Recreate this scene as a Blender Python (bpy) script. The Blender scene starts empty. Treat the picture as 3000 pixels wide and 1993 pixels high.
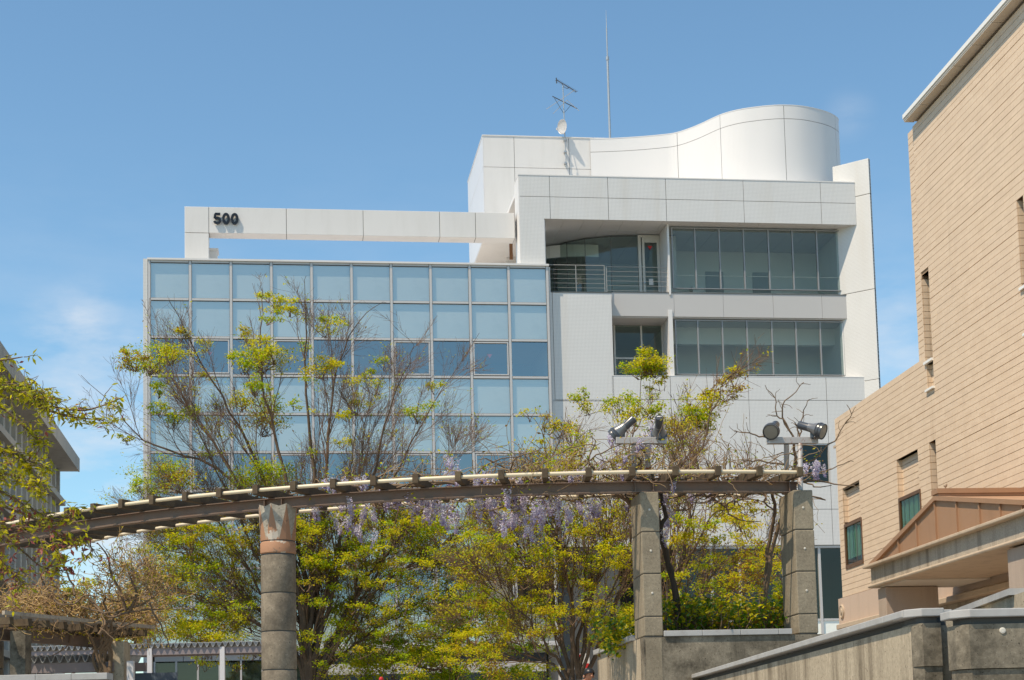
import bpy, bmesh, math, random
import numpy as np
from mathutils import Vector, Matrix

SC = bpy.context.scene
COL = SC.collection
random.seed(7)
RNG = np.random.default_rng(11)

# ------------------------------------------------------------------ camera
F, CX, CY = 4800.0, 1500.0, 1680.0            # focal length and principal point in pixels of the 3000x1993 photograph
PITCH, ROLL = math.atan(500 / 4800), 0.024
EYE = Vector((0, 0, 1.6))
_r0, _u0, FWD = Vector((1, 0, 0)), Vector((0, -math.sin(PITCH), math.cos(PITCH))), Vector((0, math.cos(PITCH), math.sin(PITCH)))
RIGHT = _r0 * math.cos(ROLL) - _u0 * math.sin(ROLL)
UP = _r0 * math.sin(ROLL) + _u0 * math.cos(ROLL)
cam = bpy.data.cameras.new('camera')
cam.sensor_width = 36
cam.lens = 36 * F / 3000
cam.shift_x = 0.0
cam.shift_y = (CY - 996.5) / 3000
cam.clip_start, cam.clip_end = 0.5, 5000
camo = bpy.data.objects.new('camera', cam)
COL.objects.link(camo)
mw = Matrix.Identity(4)
for i in range(3):
    mw[i][0], mw[i][1], mw[i][2], mw[i][3] = RIGHT[i], UP[i], -FWD[i], EYE[i]
camo.matrix_world = mw
SC.camera = camo

# ------------------------------------------------------------------ sun, sky, exposure
SUN_EL, SUN_AZ = math.radians(59), math.radians(52)     # azimuth: left of straight behind the camera
sdir = Vector((-math.sin(SUN_AZ) * math.cos(SUN_EL), -math.cos(SUN_AZ) * math.cos(SUN_EL), math.sin(SUN_EL)))
sl = bpy.data.lights.new('sun', 'SUN')
sl.energy = 4.2
sl.angle = math.radians(0.53)
sl.color = (1.0, 0.85, 0.66)
so = bpy.data.objects.new('sun', sl)
so.rotation_euler = sdir.to_track_quat('Z', 'Y').to_euler()
COL.objects.link(so)

world = bpy.data.worlds.new('World')
SC.world = world
world.use_nodes = True
nt = world.node_tree
nt.nodes.clear()
sky = nt.nodes.new('ShaderNodeTexSky')
sky.sky_type = 'NISHITA'
sky.sun_disc = False
sky.sun_elevation = SUN_EL
sky.sun_rotation = math.atan2(sdir.x, sdir.y)
sky.air_density, sky.dust_density, sky.ozone_density = 1.0, 0.25, 3.0
SKY_STRENGTH = 0.12
wout = nt.nodes.new('ShaderNodeOutputWorld')
bg = nt.nodes.new('ShaderNodeBackground')
bg.inputs['Strength'].default_value = SKY_STRENGTH
tc = nt.nodes.new('ShaderNodeTexCoord')
# thin fair-weather cloud: stretched noise, thicker towards the horizon
mp = nt.nodes.new('ShaderNodeMapping')
mp.inputs['Scale'].default_value = (3.0, 3.0, 9.0)
mp.inputs['Location'].default_value = (0.35, 0.0, 0.12)
nt.links.new(tc.outputs['Generated'], mp.inputs['Vector'])
nz = nt.nodes.new('ShaderNodeTexNoise')
nz.inputs['Scale'].default_value = 4.2
nz.inputs['Detail'].default_value = 9
nz.inputs['Roughness'].default_value = 0.58
nt.links.new(mp.outputs['Vector'], nz.inputs['Vector'])


def ray(x, y):
    return FWD + RIGHT * ((x - CX) / F) + UP * ((CY - y) / F)


def wmath(op, a, b=None, clamp=False):
    n = nt.nodes.new('ShaderNodeMath')
    n.operation = op
    n.use_clamp = clamp
    for i, v in enumerate((a, b)):
        if v is None:
            continue
        if isinstance(v, (int, float)):
            n.inputs[i].default_value = v
        else:
            nt.links.new(v, n.inputs[i])
    return n.outputs[0]


sep = nt.nodes.new('ShaderNodeSeparateXYZ')
nt.links.new(tc.outputs['Generated'], sep.inputs[0])
mask = None
for (px, py, rad, amt) in ((245, 960, 0.034, 0.62), (180, 985, 0.034, 0.5), (330, 1120, 0.055, 0.6), (260, 1230, 0.07, 0.6), (120, 1420, 0.08, 0.6), (2490, 335, 0.02, 0.2), (330, 1500, 0.11, 0.6), (2600, 1000, 0.06, 0.4)):
    d = ray(px, py).normalized()
    vd = nt.nodes.new('ShaderNodeVectorMath')
    vd.operation = 'DISTANCE'
    nt.links.new(tc.outputs['Generated'], vd.inputs[0])
    vd.inputs[1].default_value = d
    q = wmath('SUBTRACT', 1.0, wmath('DIVIDE', vd.outputs['Value'], rad), True)
    b = wmath('MULTIPLY', wmath('MULTIPLY', wmath('MULTIPLY', q, q), wmath('SUBTRACT', 3.0, wmath('MULTIPLY', q, 2.0))), amt)
    mask = b if mask is None else wmath('MAXIMUM', mask, b)
low = wmath('MULTIPLY', wmath('SUBTRACT', 1.0, wmath('DIVIDE', wmath('ABSOLUTE', sep.outputs['Z']), 0.36), True), 0.38)
mask = wmath('ADD', mask, low)
nmap = nt.nodes.new('ShaderNodeMapRange')
nmap.inputs['From Min'].default_value = 0.40
nmap.inputs['From Max'].default_value = 0.70
nt.links.new(nz.outputs['Fac'], nmap.inputs['Value'])
cf = wmath('MULTIPLY', mask, nmap.outputs[0], True)
mix = nt.nodes.new('ShaderNodeMix')
mix.data_type = 'RGBA'
nt.links.new(cf, mix.inputs['Factor'])
tint = nt.nodes.new('ShaderNodeMix')
tint.data_type, tint.blend_type = 'RGBA', 'MULTIPLY'
tint.inputs['Factor'].default_value = 1.0
tint.inputs['B'].default_value = (.985, 1.15, 1.09, 1)
nt.links.new(sky.outputs['Color'], tint.inputs['A'])
nt.links.new(tint.outputs['Result'], mix.inputs['A'])
mix.inputs['B'].default_value = (5.2, 5.5, 5.9, 1)
nt.links.new(mix.outputs['Result'], bg.inputs['Color'])
nt.links.new(bg.outputs[0], wout.inputs['Surface'])

SC.render.engine = 'CYCLES'
SC.view_settings.view_transform = 'Standard'
SC.view_settings.look = 'None'
SC.view_settings.gamma = 1
SC.view_settings.exposure = 0.35
SC.view_settings.use_curve_mapping = False
SC.cycles.max_bounces = 8
SC.cycles.transparent_max_bounces = 16
SC.cycles.caustics_reflective = False
SC.cycles.caustics_refractive = False


# ------------------------------------------------------------------ placement helpers
def at(x, y, Y):
    r = ray(x, y)
    return EYE + r * (Y / r.y)


def onplane(x, y, p, n):
    r = ray(x, y)
    return EYE + r * ((p - EYE).dot(n) / r.dot(n))


class Frame:
    """local axes: u along a facade, w into the building, z up"""

    def __init__(self, origin, ang):
        self.o, self.a = Vector(origin), ang
        self.u = Vector((math.cos(ang), math.sin(ang), 0))
        self.w = Vector((-math.sin(ang), math.cos(ang), 0))

    def loc(self, x, y, d=0.0):
        p = onplane(x, y, self.o + self.w * d, self.w) - self.o
        return p.dot(self.u), p.z

    def atu(self, x, y, u):
        p = onplane(x, y, self.o + self.u * u, self.u) - self.o
        return p.dot(self.w), p.z

    def onz(self, x, y, z):
        p = onplane(x, y, Vector((0, 0, self.o.z + z)), Vector((0, 0, 1))) - self.o
        return p.dot(self.u), p.dot(self.w)

    def empty(self, name):
        o = bpy.data.objects.new(name, None)
        COL.objects.link(o)
        o.location = self.o
        o.rotation_euler = (0, 0, self.a)
        return o


def tag(o, label=None, cat=None, group=None, kind=None):
    if label: o['label'] = label
    if cat: o['category'] = cat
    if group: o['group'] = group
    if kind or cat: o['kind'] = kind or 'thing'
    return o


def empty(name, loc=(0, 0, 0), rz=0.0):
    o = bpy.data.objects.new(name, None)
    COL.objects.link(o)
    o.location = loc
    o.rotation_euler = (0, 0, rz)
    return o


class MB:
    def __init__(self):
        self.v, self.f, self.m = [], [], []

    def poly(self, pts, m=0):
        b = len(self.v)
        self.v += [tuple(p) for p in pts]
        self.f.append(tuple(range(b, b + len(pts))))
        self.m.append(m)
        return self

    def hexa(self, c, m=0):
        """eight corners: bottom ring then top ring, both counter-clockwise seen from above"""
        b = len(self.v)
        self.v += [tuple(p) for p in c]
        for f in ((3, 2, 1, 0), (4, 5, 6, 7), (0, 1, 5, 4), (1, 2, 6, 5), (2, 3, 7, 6), (3, 0, 4, 7)):
            self.f.append(tuple(b + i for i in f))
            self.m.append(m)
        return self

    def box(self, x0, x1, y0, y1, z0, z1, m=0):
        x0, x1 = min(x0, x1), max(x0, x1)
        y0, y1 = min(y0, y1), max(y0, y1)
        z0, z1 = min(z0, z1), max(z0, z1)
        return self.hexa([(x0, y0, z0), (x1, y0, z0), (x1, y1, z0), (x0, y1, z0), (x0, y0, z1), (x1, y0, z1), (x1, y1, z1), (x0, y1, z1)], m)

    def prism(self, pts, z0, z1, m=0):
        """plan polygon (counter-clockwise) extruded between two heights"""
        n, b = len(pts), len(self.v)
        self.v += [(p[0], p[1], z0) for p in pts] + [(p[0], p[1], z1) for p in pts]
        self.f.append(tuple(b + i for i in reversed(range(n))))
        self.f.append(tuple(b + n + i for i in range(n)))
        for i in range(n):
            j = (i + 1) % n
            self.f.append((b + i, b + j, b + n + j, b + n + i))
        self.m += [m] * (n + 2)
        return self

    def xprism(self, prof, y0, y1, m=0):
        """profile in (x,z), counter-clockwise seen from -y, extruded along y"""
        n, b = len(prof), len(self.v)
        self.v += [(p[0], y0, p[1]) for p in prof] + [(p[0], y1, p[1]) for p in prof]
        self.f.append(tuple(b + i for i in range(n)))
        self.f.append(tuple(b + n + i for i in reversed(range(n))))
        for i in range(n):
            j = (i + 1) % n
            self.f.append((b + j, b + i, b + n + i, b + n + j))
        self.m += [m] * (n + 2)
        return self

    def bar(self, a, b_, wd, h, up=Vector((0, 0, 1)), m=0):
        a, b_ = Vector(a), Vector(b_)
        t = (b_ - a).normalized()
        s = t.cross(up)
        if s.length < 1e-4:
            s = t.cross(Vector((1, 0, 0)))
        s.normalize()
        n = s.cross(t)
        s, n = s * wd / 2, n * h / 2
        c = [a - s - n, a + s - n, b_ + s - n, b_ - s - n, a - s + n, a + s + n, b_ + s + n, b_ - s + n]
        return self.hexa(c, m)

    def tube(self, pts, r, sides=8, cap=True, m=0):
        pts = [Vector(p) for p in pts]
        n = len(pts)
        rr = r if isinstance(r, (list, tuple)) else [r] * n
        b = len(self.v)
        ref = None
        for i, p in enumerate(pts):
            t = (pts[min(i + 1, n - 1)] - pts[max(i - 1, 0)]).normalized()
            if ref is None:
                ref = t.cross(Vector((0, 0, 1)) if abs(t.z) < .9 else Vector((1, 0, 0))).normalized()
            ref = (ref - t * ref.dot(t)).normalized()
            o2 = t.cross(ref)
            for k in range(sides):
                a = 2 * math.pi * k / sides
                self.v.append(tuple(p + (ref * math.cos(a) + o2 * math.sin(a)) * rr[i]))
        for i in range(n - 1):
            for k in range(sides):
                k2 = (k + 1) % sides
                self.f.append((b + i * sides + k, b + i * sides + k2, b + (i + 1) * sides + k2, b + (i + 1) * sides + k))
                self.m.append(m)
        if cap:
            self.f.append(tuple(b + k for k in reversed(range(sides))))
            self.f.append(tuple(b + (n - 1) * sides + k for k in range(sides)))
            self.m += [m, m]
        return self

    def lathe(self, prof, o=(0, 0, 0), axis=Vector((0, 0, 1)), sides=24, m=0):
        """prof: list of (radius, distance along axis)"""
        axis = Vector(axis).normalized()
        a1 = axis.cross(Vector((0, 0, 1)) if abs(axis.z) < .9 else Vector((1, 0, 0))).normalized()
        a2 = axis.cross(a1)
        b, o, n = len(self.v), Vector(o), len(prof)
        for (r, h) in prof:
            for k in range(sides):
                a = 2 * math.pi * k / sides
                self.v.append(tuple(o + axis * h + (a1 * math.cos(a) + a2 * math.sin(a)) * r))
        for i in range(n - 1):
            for k in range(sides):
                k2 = (k + 1) % sides
                self.f.append((b + i * sides + k, b + i * sides + k2, b + (i + 1) * sides + k2, b + (i + 1) * sides + k))
                self.m.append(m)
        self.f.append(tuple(b + k for k in reversed(range(sides))))
        self.f.append(tuple(b + (n - 1) * sides + k for k in range(sides)))
        self.m += [m, m]
        return self

    def mesh(self, name, mats, smooth=False):
        me = bpy.data.meshes.new(name)
        me.from_pydata(self.v, [], self.f)
        for mm in (mats if isinstance(mats, (list, tuple)) else [mats]):
            me.materials.append(mm)
        if any(self.m):
            me.polygons.foreach_set('material_index', self.m)
        if smooth:
            me.polygons.foreach_set('use_smooth', [True] * len(me.polygons))
            me.set_sharp_from_angle(angle=math.radians(38))
        me.update()
        return me

    def build(self, name, mats, parent=None, smooth=False, bevel=0, label=None):
        o = bpy.data.objects.new(name, self.mesh(name, mats, smooth))
        COL.objects.link(o)
        if parent: o.parent = parent
        if label: o['label'] = label
        if bevel:
            md = o.modifiers.new('bevel', 'BEVEL')
            md.width, md.segments, md.limit_method = bevel, 2, 'ANGLE'
        return o


def npmesh(name, V, Fq, mats, midx=None, smooth=False):
    """V (n,3) float, Fq (m,k) int faces with k corners each"""
    me = bpy.data.meshes.new(name)
    V = np.asarray(V, np.float32)
    Fq = np.asarray(Fq, np.int32)
    k = Fq.shape[1]
    me.vertices.add(len(V))
    me.vertices.foreach_set('co', V.ravel())
    me.loops.add(Fq.size)
    me.loops.foreach_set('vertex_index', Fq.ravel())
    me.polygons.add(len(Fq))
    me.polygons.foreach_set('loop_start', np.arange(0, Fq.size, k, dtype=np.int32))
    for mm in mats:
        me.materials.append(mm)
    if midx is not None:
        me.polygons.foreach_set('material_index', np.asarray(midx, np.int32))
    if smooth:
        me.polygons.foreach_set('use_smooth', np.ones(len(Fq), bool))
    me.update(calc_edges=True)
    return me


def link(name, me, parent=None, loc=None, label=None):
    o = bpy.data.objects.new(name, me)
    COL.objects.link(o)
    if parent: o.parent = parent
    if loc is not None: o.location = loc
    if label: o['label'] = label
    return o


# ------------------------------------------------------------------ materials
class NB:
    """a small node-graph builder for one material"""

    def __init__(self, name):
        self.m = bpy.data.materials.new(name)
        self.m.use_nodes = True
        self.t = self.m.node_tree
        self.t.nodes.clear()
        self.out = self.t.nodes.new('ShaderNodeOutputMaterial')
        self.tc = None

    def n(self, typ, **kw):
        x = self.t.nodes.new(typ)
        for k, v in kw.items():
            setattr(x, k, v)
        return x

    def set(self, sock, v):
        if isinstance(v, bpy.types.NodeSocket):
            self.t.links.new(v, sock)
        elif isinstance(v, (tuple, list)) and len(v) == 3 and sock.type == 'RGBA':
            sock.default_value = (*v, 1)
        else:
            sock.default_value = v

    def coord(self):
        if not self.tc:
            self.tc = self.n('ShaderNodeTexCoord')
        return self.tc.outputs['Object']

    def noise(self, scale=1.0, detail=4, rough=.55, stretch=(1, 1, 1), off=(0, 0, 0)):
        mp = self.n('ShaderNodeMapping')
        mp.inputs['Scale'].default_value = stretch
        mp.inputs['Location'].default_value = off
        self.t.links.new(self.coord(), mp.inputs['Vector'])
        nz = self.n('ShaderNodeTexNoise')
        nz.inputs['Scale'].default_value = scale
        nz.inputs['Detail'].default_value = detail
        nz.inputs['Roughness'].default_value = rough
        self.t.links.new(mp.outputs[0], nz.inputs['Vector'])
        return nz.outputs['Fac']

    def rng(self, v, a, b, c=0.0, d=1.0):
        n = self.n('ShaderNodeMapRange')
        self.set(n.inputs['Value'], v)
        for k, x in (('From Min', a), ('From Max', b), ('To Min', c), ('To Max', d)):
            n.inputs[k].default_value = x
        return n.outputs[0]

    def math(self, op, a, b=0.0, clamp=False):
        n = self.n('ShaderNodeMath', operation=op, use_clamp=clamp)
        self.set(n.inputs[0], a)
        self.set(n.inputs[1], b)
        return n.outputs[0]

    def mix(self, fac, a, b, blend='MIX'):
        n = self.n('ShaderNodeMix', data_type='RGBA', blend_type=blend)
        self.set(n.inputs['Factor'], fac)
        self.set(n.inputs['A'], a)
        self.set(n.inputs['B'], b)
        return n.outputs['Result']

    def bump(self, h, strength=.3, dist=.02):
        n = self.n('ShaderNodeBump')
        n.inputs['Strength'].default_value = strength
        n.inputs['Distance'].default_value = dist
        self.set(n.inputs['Height'], h)
        return n.outputs[0]

    def bsdf(self, col, rough=.6, metal=0.0, spec=.5, normal=None):
        p = self.n('ShaderNodeBsdfPrincipled')
        self.set(p.inputs['Base Color'], col)
        self.set(p.inputs['Roughness'], rough)
        self.set(p.inputs['Metallic'], metal)
        self.set(p.inputs['Specular IOR Level'], spec)
        if normal is not None:
            self.set(p.inputs['Normal'], normal)
        return p.outputs[0]

    def done(self, sh):
        self.t.links.new(sh, self.out.inputs['Surface'])
        return self.m


def sc(c, k):
    return tuple(min(1, x * k) for x in c)


def plain(name, col, rough=.6, var=.08, scale=2.0, bump=0.0, bscale=40, metal=0.0, spec=.4, dirt=None, damt=.3, dscale=(1, 1, 1)):
    b = NB(name)
    c = b.mix(b.noise(scale, 5), sc(col, 1 - var), sc(col, 1 + var))
    if dirt:
        c = b.mix(b.math('MULTIPLY', b.rng(b.noise(1.0, 6, .65, dscale, (3.1, 1.7, .4)), .5, .72), damt), c, dirt)
    nm = b.bump(b.noise(bscale, 3), bump, .01) if bump else None
    return b.done(b.bsdf(c, rough, metal, spec, nm))


def concrete(name, col, dark, light=None, streak=.6, fine=30, blot=1.3, amt=.75, bump=.25):
    """board-free cast concrete: aggregate speckle, blotches and rain streaks"""
    b = NB(name)
    c = b.mix(b.rng(b.noise(fine, 4, .7), .3, .7), sc(col, .78), sc(col, 1.18))
    c = b.mix(b.rng(b.noise(fine * 2.3, 2, .5, off=(5, 2, 1)), .66, .72), c, sc(dark, .9))
    if light:
        c = b.mix(b.rng(b.noise(fine * 1.7, 2, .5, off=(1, 8, 3)), .66, .74), c, light)
    blob = b.rng(b.noise(blot, 9, .76, off=(2, 9, 4)), .36, .62)
    st = b.math('MULTIPLY', b.rng(b.noise(1.0, 6, .7, (3.2, 3.2, .16), (7, 1, 2)), .42, .66), b.rng(b.noise(.8, 4, .6, (1, 1, .6), (2, 6, 5)), .34, .58))
    st = b.math('MAXIMUM', st, b.math('MULTIPLY', b.rng(b.noise(1.0, 4, .6, (11, 11, .5), (1, 3, 9)), .5, .7), .35))
    f = b.math('MULTIPLY', b.math('MAXIMUM', b.math('MULTIPLY', blob, min(1, 2 * (1 - streak))), b.math('MULTIPLY', st, min(1, 2 * streak))), amt, True)
    c = b.mix(f, c, dark)
    nm = b.bump(b.noise(fine, 5, .7), bump, .012)
    return b.done(b.bsdf(c, .88, 0, .25, nm))


def mosaic(name, tile, grout, pitch=.064, gap=.16):
    b = NB(name)
    s = b.n('ShaderNodeSeparateXYZ')
    b.t.links.new(b.coord(), s.inputs[0])
    a = b.math('SUBTRACT', s.outputs['X'], s.outputs['Y'])
    fa = b.math('FRACT', b.math('ADD', b.math('DIVIDE', a, pitch), 500.0))
    fz = b.math('FRACT', b.math('ADD', b.math('DIVIDE', s.outputs['Z'], pitch), 500.0))
    g = b.math('MAXIMUM', b.math('LESS_THAN', fa, gap), b.math('LESS_THAN', fz, gap))
    c = b.mix(b.noise(1.1, 5), sc(tile, .93), sc(tile, 1.04))
    c = b.mix(b.math('MULTIPLY', b.rng(b.noise(1.0, 5, .6, (1.2, 1.2, .12), (4, 4, 1)), .52, .72), .28), c, sc((.66, .58, .47), .9))
    c = b.mix(g, c, grout)
    return b.done(b.bsdf(c, .35, 0, .5))


def thin_glass(name, tint, refl, rough=.0, wave=.0, fres=.5, gloss=(1, 1, 1)):
    """a single sheet: part mirror, part clear tinted"""
    b = NB(name)
    lw = b.n('ShaderNodeLayerWeight')
    lw.inputs['Blend'].default_value = .35
    fac = b.math('ADD', refl, b.math('MULTIPLY', lw.outputs['Fresnel'], fres), True)
    tr = b.n('ShaderNodeBsdfTransparent')
    tr.inputs['Color'].default_value = (*tint, 1)
    gl = b.n('ShaderNodeBsdfGlossy')
    gl.inputs['Roughness'].default_value = rough
    gl.inputs['Color'].default_value = (*gloss, 1)
    if wave:
        b.t.links.new(b.bump(b.noise(.7, 2, .4), wave, .02), gl.inputs['Normal'])
    ms = b.n('ShaderNodeMixShader')
    b.set(ms.inputs[0], fac)
    b.t.links.new(tr.outputs[0], ms.inputs[1])
    b.t.links.new(gl.outputs[0], ms.inputs[2])
    return b.done(ms.outputs[0])


def leafmat(name, col, trans=.65, rough=.5, spec=.35):
    b = NB(name)
    c = b.mix(b.noise(3.0, 3), sc(col, .75), sc(col, 1.25))
    d = b.n('ShaderNodeBsdfTranslucent')
    b.set(d.inputs['Color'], c)
    ms = b.n('ShaderNodeMixShader')
    ms.inputs[0].default_value = trans
    b.t.links.new(b.bsdf(c, rough, 0, spec), ms.inputs[1])
    b.t.links.new(d.outputs[0], ms.inputs[2])
    return b.done(ms.outputs[0])


M = {}
M['tile'] = mosaic('white_mosaic_tile', (.74, .725, .70), (.50, .49, .465))
M['tile_warm'] = mosaic('white_mosaic_tile_side', (.71, .70, .675), (.44, .42, .38), .064, .13)
M['white'] = plain('white_painted_panel', (.70, .68, .655), .5, .025, .6, dirt=(.55, .53, .49), damt=.3, dscale=(1.1, 1.1, .22))
M['white_smooth'] = plain('white_glossy_coating', (.70, .685, .67), .28, .02, .5, spec=.5, dirt=(.66, .65, .62), damt=.25, dscale=(.5, .5, .3))
M['joint'] = plain('dark_joint_and_shade', (.09, .09, .085), .8, .1)  # panel joints, and the painted shade under the wall copings
M['grey_metal'] = plain('grey_metal_panel', (.52, .50, .48), .45, .03, .7, metal=.0)
M['alu'] = plain('aluminium_frame', (.56, .54, .52), .45, .06, 4, metal=.15)
M['alu_dark'] = plain('dark_gasket', (.10, .105, .105), .5, .1)
M['blind'] = plain('pale_backing_board', (.90, .93, .86), .7, .04, .5, dirt=(.62, .66, .6), damt=.3, dscale=(.6, .6, .8))
M['int_wall'] = plain('interior_wall', (.80, .81, .79), .7, .04)
M['int_floor'] = plain('interior_floor', (.48, .46, .43), .5, .08)
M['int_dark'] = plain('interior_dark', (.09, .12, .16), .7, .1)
M['door'] = plain('interior_door', (.36, .38, .39), .5, .05)
M['glass_facade'] = thin_glass('coated_facade_glass', (.955, .98, .965), .29, .0, .06, .35, (.89, .99, 1))
M['glass'] = thin_glass('clear_window_glass', (.74, .81, .78), .05, .0, .05, .45, (1, .97, .88))
M['glass_dark'] = thin_glass('dark_window_glass', (.58, .66, .63), .035, .0, .05, .4, (1, .96, .86))
M['red'] = plain('red_marking', (.55, .03, .03), .5, .05)
M['blue'] = plain('blue_sticker', (.03, .08, .35), .5, .05)
M['black'] = plain('black_lettering', (.012, .014, .02), .35, .1)
M['steel'] = plain('galvanised_steel', (.42, .44, .45), .45, .12, 9, metal=.6)
M['rail'] = plain('stainless_rail', (.36, .35, .33), .45, .05, metal=.1)
M['win_frame'] = plain('grey_window_frame', (.30, .30, .30), .45, .06, 4, metal=.2)
M['glass_lobby'] = thin_glass('clear_lobby_glass', (.74, .83, .80), .05, .0, .05, .4, (1, .97, .9))
M['bolt'] = plain('pale_bolt_cap', (.62, .58, .5), .5, .1)
# beige building
b = NB('beige_long_tile')
_s = b.n('ShaderNodeSeparateXYZ')
b.t.links.new(b.coord(), _s.inputs[0])
_row = b.math('FLOOR', b.math('DIVIDE', _s.outputs['Z'], .155))
_col = b.math('FLOOR', b.math('ADD', b.math('DIVIDE', _s.outputs['X'], .31), b.math('MULTIPLY', _row, .5)))
_cv = b.n('ShaderNodeCombineXYZ')
b.set(_cv.inputs[0], _col)
b.set(_cv.inputs[1], _row)
_wn = b.n('ShaderNodeTexWhiteNoise', noise_dimensions='2D')
b.t.links.new(_cv.outputs[0], _wn.inputs['Vector'])
_c = b.mix(_wn.outputs['Value'], (.66, .505, .355), (.72, .56, .40))
_c = b.mix(b.math('MULTIPLY', b.rng(b.noise(.6, 5, .6), .4, .7), .45), _c, (.66, .52, .38))
_fx = b.math('FRACT', b.math('ADD', b.math('DIVIDE', _s.outputs['X'], .31), b.math('MULTIPLY', _row, .5)))
_c = b.mix(b.math('MULTIPLY', b.math('LESS_THAN', _fx, .025), .45), _c, (.40, .26, .15))
_st = b.math('MULTIPLY', b.rng(b.noise(1.0, 5, .6, (2.6, 2.6, .10), (3, 1, 2)), .55, .72), b.rng(b.noise(.5, 3, .5, off=(4, 2, 8)), .45, .65))
_c = b.mix(b.math('MULTIPLY', _st, .35), _c, (.42, .31, .20))
M['beige'] = b.done(b.bsdf(_c, .6, 0, .35, b.bump(b.noise(25, 3), .06, .01)))
M['beige_joint'] = plain('brown_tile_joint', (.37, .245, .145), .9, .1)
M['beige_base'] = plain('pink_granite_base', (.56, .43, .33), .6, .09, 30, .1, 60, dirt=(.4, .3, .22), damt=.4, dscale=(2, 2, .3))
M['beige_trim'] = plain('beige_stone_trim', (.50, .395, .285), .65, .10, 4, .08, 40, dirt=(.26, .2, .14), damt=.5, dscale=(3, 3, 1))
M['roof_white'] = plain('white_roof_edge', (.80, .79, .75), .5, .04)
M['soffit'] = plain('grey_soffit_board', (.60, .55, .47), .7, .05)
M['bronze'] = plain('bronze_window_frame', (.17, .085, .04), .4, .1, metal=.3)
M['brown_metal'] = plain('brown_metal_sheet', (.37, .215, .125), .45, .06, 1.2, metal=.1, dirt=(.22, .125, .07), damt=.35, dscale=(2, 2, .5))
M['curtain'] = plain('green_curtain_blind', (.16, .33, .23), .8, .1, 3)
M['glass_green'] = thin_glass('green_tinted_glass', (.78, .88, .80), .05, .0, .03, .5)
M['granite'] = plain('speckled_granite', (.43, .34, .27), .6, .22, 60, .15, 80, dirt=(.2, .15, .11), damt=.35, dscale=(2, 2, .3))
# concrete things
M['column'] = concrete('round_column_concrete', (.31, .26, .19), (.075, .062, .048), (.46, .40, .31), .35, 22, 1.6, .7)
M['conc'] = concrete('weathered_concrete', (.36, .31, .235), (.055, .045, .03), (.52, .47, .38), .55, 26, 1.4, .8)
M['conc_dark'] = concrete('stained_dark_concrete', (.29, .25, .185), (.05, .042, .03), (.44, .39, .30), .5, 26, 1.8, .95)
M['conc_light'] = concrete('streaked_light_concrete', (.47, .395, .285), (.09, .066, .04), (.56, .47, .34), .9, 22, .9, .95)
M['conc_porch'] = concrete('porch_concrete', (.46, .395, .31), (.12, .095, .07), None, .9, 30, 1.0, .7)
M['pillar'] = concrete('pillar_concrete', (.33, .28, .20), (.10, .08, .055), (.46, .40, .31), .5, 30, 1.5, .5)
M['coping'] = plain('pale_grey_coping_stone', (.40, .395, .38), .6, .12, 6, .1, 40, dirt=(.25, .23, .2), damt=.4, dscale=(3, 3, 3))
M['conc_grey'] = plain('grey_concrete_building', (.40, .375, .33), .8, .08, 1.0, .1, 30, dirt=(.2, .185, .16), damt=.5, dscale=(2, 2, .3))
M['conc_panel'] = plain('grey_building_panel', (.30, .28, .245), .7, .08, 2)
M['fin'] = plain('pale_window_fin', (.55, .54, .5), .5, .06)
# pergola
M['ibeam'] = plain('brown_painted_steel', (.17, .12, .09), .5, .18, 5, .08, 40, dirt=(.22, .10, .05), damt=.5, dscale=(3, 3, 3))
M['timber'] = plain('weathered_dark_timber', (.085, .06, .035), .85, .35, 9, .3, 40, dirt=(.17, .13, .07), damt=.6, dscale=(5, 5, 5))
M['pipe'] = plain('cream_painted_pipe', (.70, .60, .42), .4, .06, 4)
b = NB('flaking_painted_capital')
_c = b.mix(b.rng(b.noise(6, 6, .6), .58, .61), (.37, .20, .115), (.52, .46, .38))
_c = b.mix(b.rng(b.noise(7, 6, .7, off=(4, 1, 6)), .64, .70), _c, (.13, .115, .09))
M['capital_bare'] = concrete('bare_capital_concrete', (.52, .47, .38), (.10, .085, .065), (.66, .61, .53), .3, 16, 3.0, .7)
M['capital'] = b.done(b.bsdf(_c, .7, 0, .3, b.bump(b.noise(9, 6, .6), .4, .01)))
b = NB('rusting_grey_paint')
_c = b.mix(b.rng(b.noise(5, 6, .7, (3, 3, 1.5)), .56, .62), (.44, .42, .40), (.27, .085, .03))
M['rusty'] = b.done(b.bsdf(_c, .6, .1, .4))
M['lampbody'] = plain('dark_grey_lamp_housing', (.055, .06, .068), .3, .1, 6, spec=.6)
M['lamptop'] = plain('worn_silver_lamp_housing', (.20, .20, .20), .3, .15, 6, metal=.4)
M['lens'] = plain('dusty_lamp_glass', (.24, .215, .17), .25, .08, 5, spec=.6)
# planting
M['bark'] = plain('zelkova_bark', (.115, .08, .055), .9, .35, 8, .4, 30)
M['twig'] = plain('reddish_twig', (.17, .105, .065), .85, .25, 5)
M['twig_dark'] = plain('dark_twig', (.07, .05, .042), .85, .25, 5)
M['shoot'] = plain('tan_wisteria_shoot', (.27, .185, .10), .85, .3, 5)
M['vine'] = plain('grey_brown_vine', (.17, .115, .07), .9, .35, 6, .3, 30)
M['vine_dark'] = plain('dark_vine_stem', (.06, .045, .032), .9, .35, 6, .3, 30)
M['straw_dark'] = plain('brown_dry_vine', (.33, .205, .10), .85, .35, 5)
M['straw'] = plain('dry_straw_vine', (.52, .35, .15), .85, .35, 5)
M['leaf_g'] = leafmat('spring_green_leaf', (.34, .46, .008))
M['leaf_y'] = leafmat('yellow_green_leaf', (.60, .55, .012))
M['leaf_o'] = leafmat('bronze_new_leaf', (.55, .42, .015))
M['leaf_b'] = leafmat('brown_bud_leaf', (.28, .16, .03))
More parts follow.
